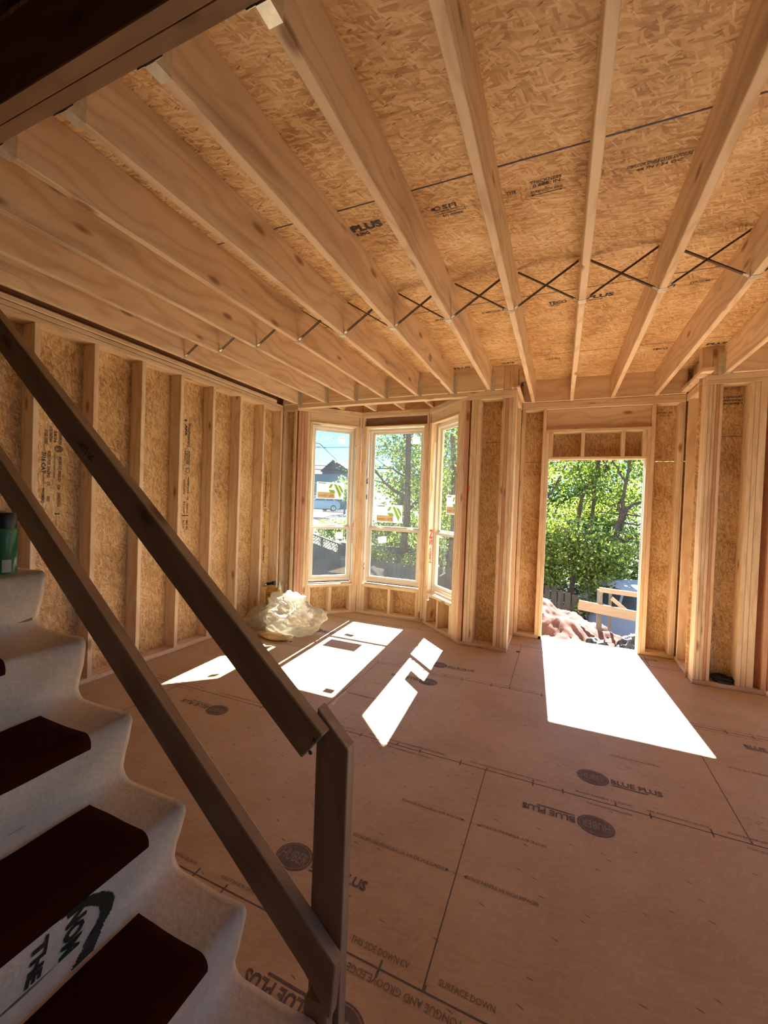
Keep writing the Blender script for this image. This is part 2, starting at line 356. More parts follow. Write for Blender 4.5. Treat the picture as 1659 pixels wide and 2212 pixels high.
# ---- floor
OUT = [(-3.59, -2.7), (4.35, -2.7), (4.35, 4.69), (3.96, 4.69), (3.33, 5.33), (2.24, 5.33), (1.78, 4.88), (1.31, 4.88), (1.31, 5.345),
       (-0.60, 5.345), (-0.60, 4.88), (-1.11, 4.88), (-1.54, 5.33), (-2.63, 5.33), (-3.27, 4.69), (-3.59, 4.69)]
bm = bmesh.new(); lo = [bm.verts.new((x, y, -0.02)) for x, y in OUT]; hi = [bm.verts.new((x, y, 0)) for x, y in OUT]
bm.faces.new(hi); bm.faces.new(lo[::-1])
for i in range(len(OUT)):
    j = (i+1) % len(OUT); bm.faces.new((lo[i], lo[j], hi[j], hi[i]))
floor = bm_obj('floor', bm, OSBF); tag(floor, kind='structure')
FZ = Vector((0, 0, 1))
def seamx(y, x0, x1, w=0.006): fb(WORLD, x0, x1, y-w/2, y+w/2, -0.004, 0.0006, 'panel_seam', INKF, floor, 0)
def seamy(x, y0, y1, w=0.005): fb(WORLD, x-w/2, x+w/2, y0, y1, -0.004, 0.0006, 'panel_seam', INKF, floor, 0)
SY = (-1.18, 0.03, 1.236, 2.441, 3.635, 4.85)
for y in SY: seamx(y, -3.43, 4.1 if y > 4.6 else 4.2)
for i, (y0, y1) in enumerate(zip((-2.7,)+SY, SY+(5.2,))):
    off = -0.335 if i in (3, 5) else 0.889
    if i in (1, 2) : off = -0.335+ (0.61 if i == 2 else 0)
    xs = [off-2.438, off, off+2.438] if i != 4 else [0.889-2.438, 0.889, 0.889+2.438]
    for x in xs:
        if -3.4 < x < 4.1: seamy(x, y0, y1)
# ticks and fastener text along the seams
rnd = random.Random(3)
mk = Mark()
for y in SY[1:5]:
    for k in range(-8, 10):
        x = -0.33 + k*0.2032 + (0.05 if k % 2 else 0)
        if not -3.3 < x < 3.9: continue
        L = 0.028 if k % 2 else 0.02
        mk.rect(x-0.004, x+0.004, y-L if k % 3 else y, y+L)
mk.build('tick_marks', INKF, floor, face((0, 0, 0), (1, 0, 0), (0, 1, 0), 0.0012))
mk = Mark()
lines = ["FASTENER SPACING 6 IN. EDGES 12 IN. FIELD", "FOR SUBFLOOR SINGLE LAYER FLOORING", "SPACE PANELS 1/8 INCH", "SEE APPLICATION GUIDE"]
for y in SY[1:5]:
    x = -3.2 + rnd.random()*0.2; k = 0
    while x < 3.6:
        t = lines[k % 4]; L = 0.0125*len(t)
        if not (y > 1.0 and y < 1.3 and -0.75 < x < 0.05): mk.text(t, x, x+L, y+0.030, y+0.044)
        if k % 2 == 0 and y > 2: mk.text(lines[(k+1) % 4], x+0.05, x+0.05+L*0.8, y-0.043, y-0.030)
        x += L + 0.06 + rnd.random()*0.1; k += 1
mk.build('edge_printing', INKM, floor, face((0, 0, 0), (1, 0, 0), (0, 1, 0), 0.0012))
def ftext(items, name='printed_line', m=None):
    mk = Mark()
    for t, x0, x1, y0, y1, flip in items:
        if flip: mk.text(t, x0, x1, y0, y1, M=Matrix.Translation((x0+x1, y0+y1, 0)) @ Matrix.Rotation(math.pi, 4, 'Z'))
        else: mk.text(t, x0, x1, y0, y1)
    mk.build(name, m or INKM, floor, face((0, 0, 0), (1, 0, 0), (0, 1, 0), 0.0012))
ftext([("SPACE PANELS 1/8 INCH", -0.69, -0.385, 1.992, 2.008, False), ("SPACE PANELS 1/8 INCH", -0.29, 0.005, 1.995, 2.011, False),
       ("ESPACER LES PANNEAUX 1/8 DE PULGADA", -0.812, -0.385, 1.684, 1.702, False), ("SPACE PANELS 1/8 INCH ESPACER", -0.29, -0.011, 1.686, 1.703, False),
       ("THIS SIDE DOWN CV", -0.61, -0.396, 1.272, 1.296, False), ("TONGUE AND GROOVE EDGE", -0.583, -0.20, 1.187, 1.212, True),
       ("SURFACE DOWN", -0.295, -0.118, 1.272, 1.292, False), ("SPACE PANELS 1/8 INCH", 0.35, 0.62, 2.935, 2.95, True), ("SPACE PANELS 1/8 INCH", 1.0, 1.3, 3.12, 3.14, True),
       ("SPACE PANELS 1/8 INCH", -1.5, -1.2, 2.93, 2.95, False), ("SPACE PANELS 1/8 INCH", -2.1, -1.65, 3.2, 3.215, False), ("SPACE PANELS 1/8 INCH", -1.4, -1.12, 3.20, 3.215, False),
       ("SPACE PANELS 1/8 INCH", 1.0, 1.35, 2.05, 2.07, False)])
mk = Mark()
for cx, cy in ((-0.335, 1.998), (-0.335, 1.694)):
    mk.poly([(cx-0.03, cy), (cx-0.045, cy+0.009), (cx-0.045, cy-0.009)]); mk.poly([(cx+0.03, cy), (cx+0.045, cy-0.009), (cx+0.045, cy+0.009)])
mk.build('arrow_marks', INKF, floor, face((0, 0, 0), (1, 0, 0), (0, 1, 0), 0.0012))
def stamp(cx, cy, flip=False, oval=True, txt=True, sc=1.0):
    """oval emblem with HUBER, then BLUE PLUS with a bar under it; (cx,cy) = emblem centre"""
    sg = -1 if flip else 1; mw = face((cx, cy, 0), (sg, 0, 0), (0, sg, 0), 0.0013)
    root = None
    mk = Mark()
    if oval: mk.oval(0, 0, 0.083*sc, 0.068*sc)
    if txt:
        mk.text("BLUE PLUS", 0.092*sc, 0.34*sc, -0.018*sc, 0.026*sc, bold=0.035)
        mk.rect(0.092*sc, 0.27*sc, -0.034*sc, -0.026*sc)
    a = mk.build('emblem_stamp', INKF, floor, mw)
    if oval:
        mk = Mark(); mk.oval(0, 0, 0.076*sc, 0.061*sc, inner=0.955); mk.text("HUBER", -0.062*sc, 0.062*sc, -0.026*sc, 0.026*sc, bold=0.0)
        mk.build('emblem_lettering', INKP, a, face((cx, cy, 0), (sg, 0, 0), (0, sg, 0), 0.0019))
stamp(0.235, 2.648); stamp(0.222, 2.243, True); stamp(-1.01, 3.86); stamp(-0.99, 3.44, True); stamp(-2.205, 2.262, True)
stamp(-0.985, 1.476); stamp(0.235, 4.70, True); stamp(0.655, 5.06); stamp(-0.53, 1.045, True); stamp(1.10, 3.47, False, False); stamp(-2.6, 4.2); stamp(2.3, 2.66); stamp(2.2, 1.45, True)

# ---- subfloor above = ceiling
ceil = empty('ceiling', (0, 2.3, ZC)); tag(ceil, kind='structure')
slab(-3.59, 4.35, 0.75, 5.345, ZC, ZC+0.019, 'subfloor_panels', OSBC, ceil)
slab(0.9, 4.35, -2.7, 0.75, ZC, ZC+0.019, 'subfloor_panels', OSBC, ceil)
slab(-3.59, 0.9, -2.7, -0.15, ZC, ZC+0.019, 'subfloor_panels', OSBC, ceil)
for i in range(3): fb(WORLD, -3.43, 4.1, 1.888+1.2192*i, 1.888+1.2192*i+(0.007, 0.005, 0.005)[i], ZC-0.0012, ZC+0.003, 'panel_edge_line', INKB, ceil, 0)
def ctext(items):
    mk = Mark()
    for it in items:
        t, x0, x1, y0, y1 = it[:5]; mk.text(t, x0, x1, -y1, -y0, bold=it[5] if len(it) > 5 else 0.02)
    return mk
cm = face((0, 0, ZC), (1, 0, 0), (0, -1, 0), 0.0012)
ctext([("PLUS", -1.127, -0.945, 2.02, 2.075, 0.05), ("RING", -1.12, -1.04, 2.085, 2.11, 0.03), ("SFI", -0.612, -0.54, 2.035, 2.065, 0.03), ("Certified Sourcing", -0.66, -0.50, 2.07, 2.083), ("www.sfiprogram.org", -0.64, -0.50, 2.088, 2.10), ("SFI-00065", -0.625, -0.52, 2.105, 2.122),
       ("TYPE", -0.30, -0.255, 2.06, 2.08), ("THICKNESS", -0.19, -0.055, 2.03, 2.048), ("0.688  IN", -0.18, -0.06, 2.052, 2.072, 0.03), ("STRENGTH AXIS", -0.19, -0.05, 2.095, 2.11), ("PS 2-10", 0.06, 0.12, 2.07, 2.10),
       ("SUBFLOOR SINGLE LAYER EXPOSURE 1", 0.21, 0.46, 2.085, 2.105), ("48 IN / 24 OC", 0.25, 0.42, 2.115, 2.13),
       ("TECO", -0.14, -0.015, 3.245, 3.29, 0.04), ("TESTED", -0.14, -0.06, 3.30, 3.32), ("PLUS", 0.113, 0.285, 3.235, 3.285, 0.05), ("RATED PANEL", 0.10, 0.22, 3.297, 3.315), ("PLUS", -1.13, -0.95, 4.45, 4.50, 0.05), ("SFI", -0.62, -0.5, 4.44, 4.48, 0.03),
       ("THICKNESS", -0.2, -0.06, 4.44, 4.49), ("TECO", 0.72, 0.845, 4.45, 4.50, 0.04), ("PLUS", 1.13, 1.297, 4.45, 4.50, 0.05), ("SFI", 0.56, 0.64, 3.25, 3.285, 0.03), ("EXPOSURE 1", 0.72, 0.84, 3.25, 3.28), ("SPAN 24 OC", -1.0, -0.8, 3.26, 3.29), ("SUBFLOOR PS 2", -0.62, -0.42, 3.25, 3.28)]).build('panel_printing', INK, ceil, cm)
mk = Mark(); mk.oval(-0.64, -2.05, 0.018, 0.015, inner=0.7); mk.poly([(-0.675, -2.05), (-0.66, -2.06), (-0.648, -2.05), (-0.66, -2.04)])
mk.rect(-0.185, -0.056, -2.124, -2.120); mk.poly([(-0.192, -2.122), (-0.18, -2.129), (-0.18, -2.115)]); mk.poly([(-0.049, -2.122), (-0.061, -2.115), (-0.061, -2.129)])
mk.build('printed_marks', INK, ceil, cm)

# ---- ceiling joists
ORD = ['first', 'second', 'third', 'fourth', 'fifth', 'sixth', 'seventh', 'eighth', 'ninth', 'tenth', 'eleventh', 'twelfth', 'thirteenth', 'fourteenth', 'fifteenth', 'sixteenth', 'seventeenth', 'eighteenth', 'nineteenth']
def jx(k): return -3.1992 + 0.4064*k
for k in range(19):
    x = jx(k); far = 5.16 if k in (7, 8, 9, 10) else 4.512
    j = wb(x, x+STU, 0.842, far, 2.775, ZC, 'ceiling_joist', JOIST)
    tag(j, '%s wooden ceiling joist from the left wall%s' % (ORD[k], ', running to the doorway wall' if far > 5 else ''), 'joist', 'ceiling joists')
# far hangers and near hangers
def hanger_mesh(h):
    bm = bmesh.new(); t = 0.0016
    add_box(bm, -0.002, STU+0.002, 0, 0.055, -t, 0)
    for x0 in (-0.002-t, STU+0.002): add_box(bm, x0, x0+t, 0, 0.055, -t, h)
    for x0, x1 in ((-0.034, -0.002), (STU+0.002, STU+0.034)): add_box(bm, x0, x1, -t, 0, -t, h)
    for z in (0.05, 0.1, 0.15):
        for x in (-0.018, STU+0.018): add_box(bm, x-0.004, x+0.004, 0, 0.002, z-0.004, z+0.004)
    me = bpy.data.meshes.new('joist_hanger'); bm.to_mesh(me); bm.free(); me.materials.append(GALV); return me
HM = hanger_mesh(0.19)
for k in range(19):
    x = jx(k)
    o = link('joist_hanger', HM, None, None, Matrix.Translation((x, 0.8425, 2.774)))
    tag(o, 'galvanized hanger holding the %s ceiling joist from the left wall on the dark double beam' % ORD[k], 'joist hanger', 'joist hangers on the stair beam')
    if k < 7 or k > 10:
        o = link('joist_hanger', HM, None, None, Matrix.Translation((x+STU, 4.517, 2.774)) @ Matrix.Rotation(math.pi, 4, 'Z'))
        tag(o, 'galvanized hanger at the window-side end of the %s ceiling joist from the left wall' % ORD[k], 'joist hanger', 'joist hangers on the window-side ledger')
# double beam at the stairwell
bmr = empty('stairwell_beam', (-0.5, 0.795, 2.775)); tag(bmr, 'dark two-ply wooden beam along the stair opening carrying the joist hangers', 'beam')
wb(-3.57, 4.3, 0.7955, 0.841, 2.775, ZC, 'beam_ply', BEAM, bmr); wb(-3.57, 4.3, 0.749, 0.7945, 2.772, ZC, 'beam_ply', BEAM, bmr)
# ledger along the window side
led = empty('ledger_beam', (-2, 4.54, 2.785)); tag(led, 'wooden ledger board above the bay opening that the joist ends hang on', 'beam')
wb(-3.43, -0.603, 4.520, 4.558, 2.787, ZC, 'ledger_board', PINE, led); wb(-3.20, -1.05, 4.56, 4.634, 2.787, ZC, 'ledger_board', PINE, led)
led2 = wb(1.298, 4.15, 4.520, 4.558, 2.787, ZC, 'ledger_beam', PINE); tag(led2, 'wooden ledger board above the stud corner right of the doorway', 'beam')
lp = wb(-3.20, -0.985, 4.545, 4.634, 2.74, 2.7865, 'opening_plate', PINE); tag(lp, 'flat light plate spanning the top of the window bay opening', 'plate')
lp = wb(1.69, 3.9, 4.545, 4.634, 2.74, 2.7865, 'opening_plate', PINE); tag(lp, 'flat plate spanning the top of the right-hand window bay', 'plate')
# short joists over the bays
for i, k in enumerate((1, 2, 3, 4, 5)):
    x = jx(k); yf = min(5.15, 4.60+min(x+3.2, -1.02-x)+0.02)
    j = wb(x, x+STU, 4.636, yf, 2.787, ZC, 'bay_joist', JOIST); tag(j, 'short joist over the window bay, %s from the left' % ORD[i], 'joist', 'short joists over the window bay')
for i, k in enumerate((13, 14, 15, 16)):
    x = jx(k); j = wb(x, x+STU, 4.636, 5.10, 2.787, ZC, 'bay_joist', JOIST); tag(j, 'short joist over the right-hand window bay, %s from the left' % ORD[i], 'joist', 'short joists over the right bay')
# rim boards
rims = empty('wall_rim', (0, 5.2, 2.79)); tag(rims, kind='structure')
wb(-0.455, 1.16, 5.162, 5.20, 2.787, ZC, 'rim_board', PINE, rims)
wb(-0.53, -0.49, 4.64, 5.2, 2.787, ZC, 'rim_board', PINE, rims); wb(1.21, 1.25, 4.64, 5.2, 2.787, ZC, 'rim_board', PINE, rims)
for x0, x1, xr in ((-0.603, -0.537, 0), (-0.537, -0.462, 0), (1.119, 1.205, 1), (1.205, 1.298, 1)):
    wb(x0+0.001, x1-0.001, 4.548, 4.636, 2.787, ZC, 'blocking_post', PINE, rims)
wb(-3.54, -3.502, 0.85, 4.52, 2.83, ZC, 'rim_board', BEAM, rims)  # dark lumber here stands in for the shade in the gap above the plates

# ---- steel cross bridging
def strap(a, b, lab, xj):
    root_bm = bmesh.new(); a = Vector(a); b = Vector(b); d = (b-a); L = d.length; u = d.normalized(); n = Vector((0, 1, 0)); w = u.cross(n)
    M = Matrix(((u.x, n.x, w.x, a.x), (u.y, n.y, w.y, a.y), (u.z, n.z, w.z, a.z), (0, 0, 0, 1)))
    add_box(root_bm, 0.02, L-0.01, -0.009, 0.009, -0.001, 0.001, M)
    add_box(root_bm, 0.02, L-0.01, -0.009, -0.0075, -0.005, 0.001, M); add_box(root_bm, 0.02, L-0.01, 0.0075, 0.009, -0.005, 0.001, M)
    o = bm_obj('bridging_strap', root_bm, STRAP); tag(o, lab, 'bridging strap', 'steel cross bridging between the joists')
    t = bmesh.new(); sx = 1 if b.x > a.x else -1; y = a.y
    add_box(t, 0, 0.03, -0.010, 0.010, -0.0012, 0.0012, M)
    x0, x1 = (a.x-sx*0.004, a.x-sx*0.042); add_box(t, min(x0, x1), max(x0, x1), y-0.010, y+0.010, a.z-0.0155, a.z-0.013)
    add_box(t, a.x-0.002 if sx > 0 else a.x-0.001, a.x+0.001 if sx > 0 else a.x+0.002, y-0.010, y+0.010, a.z-0.014, a.z+0.022)
    bm_obj('end_tab', t, GALV, o)
for k in range(18):
    xl, xr = jx(k)+STU+0.002, jx(k+1)-0.002
    strap((xl, 2.73, 2.788), (xr, 2.73, 3.025), 'thin steel strap rising right from the %s joist to the top of the %s' % (ORD[k], ORD[k+1]), k)
    strap((xr, 2.752, 2.788), (xl, 2.752, 3.025), 'thin steel strap rising left from the %s joist to the top of the %s' % (ORD[k+1], ORD[k]), k)

# ---- left wall
wl = empty('wall_left', (XW, 1, 0)); tag(wl, kind='structure')
LW = Fr((XW, 0), (0, 1), (-1, 0))
ys = [-2.7] + [1.888-0.03+1.2192*i for i in range(-3, 3)] + [4.69]
panel(LW, -2.7, 4.69, 0.141, 0.152, 0, 3.06, 'sheathing', OSBW, wl)
fb(LW, -2.7, 4.54, 0, 0.14, 0, 0.038, 'bottom_plate', PINE, wl); fb(LW, -2.7, 4.54, 0, 0.14, ZP, ZP+0.038, 'top_plate', PINE, wl)
fb(LW, -2.7, 4.54, 0.002, 0.14, ZP+0.042, ZB, 'top_plate', PINE, wl, 0.005); fb(LW, -2.7, 4.40, -0.004, 0.14, ZB+0.004, ZB+0.042, 'top_plate', PINE, wl, 0.005)
for y in (0.49, 1.71+0.0, 2.93, 4.148): fb(LW, y+0.017, y+0.021, 0.139, 0.1405, 0.04, ZP, 'panel_seam', INK, wl, 0)
n = 0
for k in range(7, -12, -1):
    y = 1.7102+0.4064*k
    if k == 7: y = 4.50
    if y < -2.6: break
    st = fb(LW, y, y+STU, 0, 0.14, 0.0385, ZP-0.0005, 'wall_stud', PINE)
    tag(st, 'upright stud in the left wall, %s from the corner by the window bay' % ORD[n], 'stud', 'studs of the left wall'); n += 1
def wtext(items, m=INK):
    mk = Mark()
    for t, yc, z1, z0, h, *b in items:   # text running downward, centred on y=yc
        mk.text(t, -z1, -z0, yc-h/2, yc+h/2, bold=b[0] if b else 0.02)
    return mk
wm = face((XW-0.14, 0, 0), (0, 0, -1), (0, 1, 0), 0.0012)
def wallprint(y0, zt, big=True):
    return wtext([("EXPOSURE 1 THICKNESS", y0-0.03, zt, zt-0.11, 0.02), ("RATED SHEATHING", y0, zt+0.03, zt-0.09, 0.02), ("24/16", y0+0.03, zt+0.0, zt-0.09, 0.022),
                  ("PS 2-10 SHEATHING SPAN", y0+0.065, zt+0.02, zt-0.10, 0.02), ("7/16 CAT", y0-0.045, zt-0.17, zt-0.33, 0.032, 0.03), ("SIZED FOR SPACING", y0-0.01, zt-0.16, zt-0.36, 0.022),
                  ("CONSTRUCTION SHEATHING", y0+0.028, zt-0.16, zt-0.36, 0.012), ("THIS SIDE OUT GRADE CDX", y0+0.065, zt-0.19, zt-0.39, 0.02, 0.03), ("EN 300", y0-0.01, zt-0.39, zt-0.42, 0.02), ("PERFORMANCE", y0-0.045, zt-0.44, zt-0.55, 0.02), ("OR", y0+0.06, zt-0.41, zt-0.45, 0.02),
                  ("STRENGTH AXIS", y0+0.062, zt-0.47, zt-0.58, 0.02), ("THIS DIRECTION", y0-0.01, zt-0.50, zt-0.54, 0.02)])
mk = wallprint(1.90, 1.99); mk.oval(-(1.99-0.135), 1.955, 0.024, 0.028, inner=0.8); mk.rect(-(1.99-0.64), -(1.99-0.63), 1.935, 1.97); mk.rect(-1.96, -1.36, 1.856, 1.858)
mk.text("APA", -1.88, -1.835, 1.94, 1.972, bold=0.03); mk.build('sheathing_print', INK, wl, wm)
mk = wtext([("Weatherstrand", 3.165, 2.29, 2.045, 0.035), ("APA", 3.125, 2.27, 2.15, 0.028, 0.06), ("PERFORMANCE RATED", 3.17, 2.0, 1.86, 0.02), ("SHEATHING", 3.145, 2.0, 1.86, 0.02), ("EXPOSURE 1", 3.12, 2.0, 1.88, 0.018), ("THICKNESS 0.418 IN", 3.17, 1.74, 1.56, 0.02, 0.03), ("SIZED FOR SPACING", 3.12, 1.70, 1.55, 0.022), ("OR", 3.165, 1.53, 1.49, 0.02),
            ("STRENGTH AXIS", 3.165, 1.46, 1.35, 0.018), ("24/16 7/16 CAT", 3.125, 1.48, 1.35, 0.024), ("MILL 425", 3.165, 1.28, 1.18, 0.022), ("PS 2-10", 3.12, 1.28, 1.2, 0.022)])
mk.oval(-1.80, 3.158, 0.03, 0.026, inner=0.8); mk.rect(-2.32, -2.30, 3.10, 3.13); mk.rect(-1.335, -1.325, 3.10, 3.18); mk.build('sheathing_print', INK, wl, wm)
mk = wtext([("EXPOSURE 1", 4.405, 1.86, 1.75, 0.024), ("RATED SHEATHING", 4.405, 1.74, 1.60, 0.022), ("24/16 CAT", 4.40, 1.59, 1.47, 0.026), ("PS 2-10 MILL 425", 4.40, 1.20, 1.02, 0.024), ("EXPOSURE 1", 4.40, 0.92, 0.70, 0.026, 0.04)])
mk.rect(-1.885, -1.877, 4.39, 4.42); mk.rect(-1.445, -1.435, 4.38, 4.42); mk.rect(-1.40, -1.26, 4.398, 4.402); mk.build('sheathing_print', INK, wl, wm)

# ---- window-side walls (bay, piers, doorway)
def stack(F, parent, cuts, d0, d1, z0, z1, mats, name='stud'):
    for (a, b), m in zip(cuts, mats): fb(F, a+0.0006, b-0.0006, d0, d1, z0, z1, name, m, parent)
def bay(ox, mirror, num):
    """one window bay: left diagonal, centre, right diagonal. ox = x of the left opening corner"""
    xs = lambda x: x+3.2+ox
    q = math.sqrt(.5)
    wbk = empty('wall_bay' if num == 0 else 'wall_bay_right', (ox+1.1, 4.9, 0)); tag(wbk, kind='structure')
    Ls = 0.893; W2 = 0.97
    BL = Fr((xs(-2.57), 5.165), (-q, -q), (-q, q)); BC = Fr((xs(-2.57), 5.165), (1, 0), (0, 1)); BR = Fr((xs(-1.60), 5.165), (q, -q), (q, q))
    wins = []
    for F, L, w0, w1, nm in ((BL, Ls, 0.070, 0.684, 'L'), (BC, W2, 0.080, 0.900, 'C'), (BR, 0.873, 0.070, 0.690, 'R')):
        e = -0.02 if nm == 'C' else 0.0
        fb(F, 0, L, 0, 0.14, 0, 0.038, 'bottom_plate', PINE, wbk); fb(F, 0, L, 0, 0.14, ZP, ZP+0.038, 'top_plate', PINE, wbk); fb(F, -0.01, L, 0.001, 0.14, ZP+0.038, ZB, 'top_plate', PINE, wbk)
        # sheathing around the opening
        panel(F, -0.078, L+0.06, 0.141, 0.152, 0, 0.40, 'sheathing', OSBW, wbk); panel(F, -0.078, L+0.078, 0.141, 0.152, 2.59, 3.05, 'sheathing', OSBW, wbk)
        panel(F, -0.05, w0-0.003, 0.141, 0.152, 0.40, 2.59, 'sheathing', OSBW, wbk); panel(F, w1+0.003, L+0.05, 0.141, 0.152, 0.40, 2.59, 'sheathing', OSBW, wbk)
        fb(F, -0.04, L+0.04, 0.10, 0.14, ZB+0.001, ZC, 'rim_board', PINE, wbk)
        # head, sill, cripples
        hb = 0.045 if nm == 'C' else 0.012
        fb(F, w0-0.036, w1+0.036, hb, 0.14, 2.592, ZP-0.001, 'header', BEAM if nm == 'C' else PINE, wbk)
        fb(F, w0-0.036, w1+0.036, 0, 0.14, 2.575, 2.591, 'head_board', PINE, wbk, 0.002)
        fb(F, w0-0.002, w1+0.002, -0.004, 0.14, 0.375, 0.413, 'rough_sill', PINE, wbk)
        for c in ((w0+w1)/2,):
            fb(F, c-0.019, c+0.019, 0, 0.14, 0.039, 0.374, 'cripple_stud', PINE, wbk)
        fb(F, w0-0.002, w0+0.036, 0, 0.14, 0.039, 0.374, 'cripple_stud', PINE, wbk); fb(F, w1-0.036, w1+0.002, 0, 0.14, 0.039, 0.374, 'cripple_stud', PINE, wbk)
        fb(F, w0-0.040, w0-0.003, 0, 0.14, 0.039, 2.574, 'jack_stud', PINE, wbk); fb(F, w1+0.003, w1+0.038, 0, 0.14, 0.039, 2.574, 'jack_stud', PINE, wbk)
        if w0-0.041 > 0.008: fb(F, 0.002, w0-0.041, 0, 0.14, 0.039, ZP-0.001, 'king_stud', PINE, wbk)
        # remaining pack on the far side
        a = w1+0.039
        if nm == 'C': fb(F, a, L-0.002, 0, 0.14, 0.039, ZP-0.001, 'king_stud', PINE, wbk)
        else:
            m4 = [PINE, RED, RED, RED] if nm == 'L' else [PINE, PINE, JOIST, RED]
            cuts = []; x = a
            while x < L-0.01: cuts.append((x, min(x+0.038, L))); x += 0.038
            for (p, q2), m in zip(cuts, m4): fb(F, p+0.0008, q2-0.0008, 0.0, 0.14, 0.039, ZP-0.001, 'stud', m, wbk)
        wins.append((F, w0, w1))
    return wbk, wins
WIN = [0]
def window(F, w0, w1, stick, name_n):
    a, b = w0+0.006, w1-0.006; z0, z1 = 0.438, 2.566; d0, d1 = 0.080, 0.150
    c = F.p((a+b)/2, 0.1, z0); w = empty('window_%d' % name_n, c); tag(w, kind='structure')
    fw = 0.030
    for nm, box in (('frame', (a, b, z0, z0+0.045)), ('frame', (a, b, z1-0.04, z1)), ('frame', (a, a+fw, z0+0.045, z1-0.04)), ('frame', (b-fw, b, z0+0.045, z1-0.04))):
        fb(F, box[0], box[1], d0, d1, box[2], box[3], nm, VINYL, w, 0.004)
    def sash(nm, zz0, zz1, dd, sw):
        s_ = empty(nm, F.p((a+b)/2, dd, zz0)); s_.parent = w; s_.matrix_parent_inverse = w.matrix_basis.inverted()
        for box in ((a+fw, b-fw, zz0, zz0+sw), (a+fw, b-fw, zz1-sw, zz1), (a+fw, a+fw+sw, zz0+sw, zz1-sw), (b-fw-sw, b-fw, zz0+sw, zz1-sw)):
            fb(F, box[0], box[1], dd, dd+0.028, box[2], box[3], 'sash_rail', VINYL, s_, 0.003)
        fb(F, a+fw+sw-0.002, b-fw-sw+0.002, dd+0.011, dd+0.015, zz0+sw-0.002, zz1-sw+0.002, 'pane', GLASS, s_, 0)
        return s_
    sash('lower_sash', z0+0.045, 1.19, 0.088, 0.034); up = sash('upper_sash', 1.185, z1-0.04, 0.120, 0.034)
    fb(F, a+0.16, a+0.20, 0.080, 0.090, 1.19, 1.205, 'sash_lock', VINYL, w, 0.002); fb(F, b-0.20, b-0.16, 0.080, 0.090, 1.19, 1.205, 'sash_lock', VINYL, w, 0.002)
    for (s0, s1, zz0, zz1, kind, dd, rot) in stick:
        st = empty('sticker', F.p(s0, dd, zz0)); st.parent = w; st.matrix_parent_inverse = w.matrix_basis.inverted()
        sgn = 1
        # frames measured leftwards (diagonal left wall) read the other way round
        right = F.u if F.u.cross(F.n).z > 0 else -F.u
        W = s1-s0; H = zz1-zz0; left_in = F.p(s0 if F.u.cross(F.n).z > 0 else s1, dd, zz0)
        # local x to the viewer's right, y up; printed artwork is seen from behind, so it is mirrored
        def pl(mk, nm, m, off): mk.build(nm, m, st, Matrix(((right.x, 0, -F.n.x, left_in.x+F.n.x*off), (right.y, 0, -F.n.y, left_in.y+F.n.y*off), (0, 1, 0, left_in.z), (0, 0, 0, 1))) @ Matrix.Translation((W/2, H/2, 0)) @ Matrix.Rotation(rot, 4, 'Z') @ Matrix.Translation((-W/2, -H/2, 0)))
        mk = Mark(); mk.rect(0, W, 0, H); pl(mk, 'paper', STK, 0)
        if kind == 'big':
            def T(mk, t, x0, x1, y0, y1, b=0.03): # mirrored text
                mk.text(t, -x1, -x0, y0, y1, bold=b, M=Matrix.Scale(-1, 4, (1, 0, 0)))
            g = Mark(); X = lambda f: f*W; Y = lambda f: f*H
            g.poly([(X(.50), Y(.90)), (X(.60), Y(.90)), (X(.53), Y(.66)), (X(.42), Y(.66))]); g.poly([(X(.42), Y(.55)), (X(.64), Y(.55)), (X(.70), Y(.38)), (X(.50), Y(.38))])
            g.poly([(X(.62), Y(.90)), (X(.72), Y(.90)), (X(.92), Y(.30)), (X(.86), Y(.05)), (X(.76), Y(.42))]); g.poly([(X(.75), Y(.90)), (X(.88), Y(.80)), (X(.98), Y(.50)), (X(.95), Y(.32))]); pl(g, 'green_emblem', STKG, -0.0008)
            g = Mark(); g.rect(X(.03), X(.67), Y(.04), Y(.40)); pl(g, 'tan_band', STKT, -0.0006)
            g = Mark(); T(g, "Ply Gem", X(.06), X(.62), Y(.08), Y(.26)); g.rect(X(.03), X(.22), Y(.42), Y(.44)); g.rect(X(.05), X(.34), Y(.90), Y(.96)); T(g, "U", X(.26), X(.31), Y(.52), Y(.70), 0); pl(g, 'lettering', STKGR, -0.0012)
        else:
            g = Mark(); g.rect(0.1*W, 0.9*W, 0.78*H, 0.86*H); g.rect(0.2*W, 0.8*W, 0.5*H, 0.56*H); g.rect(0.2*W, 0.7*W, 0.3*H, 0.34*H); pl(g, 'small_print', STKT, -0.0008)
wbk, wins = bay(-3.2, False, 0)
window(*wins[0], [(0.196, 0.580, 1.572, 1.80, 'big', 0.128, 0), (0.196, 0.295, 2.345, 2.44, 'small', 0.128, 0), (0.195, 0.300, 1.02, 1.112, 'small', 0.096, 0)], 1)
window(*wins[1], [(0.20, 0.592, 1.275, 1.517, 'big', 0.128, 0), (0.705, 0.808, 2.35, 2.448, 'small', 0.128, 0), (0.262, 0.385, 0.99, 1.075, 'small', 0.096, 0.14)], 2)
window(*wins[2], [(0.294, 0.62, 1.43, 1.665, 'big', 0.128, 0)], 3)
wbk2, wins2 = bay(1.69, False, 1)
for i, w in enumerate(wins2): window(*w, [], 4+i)
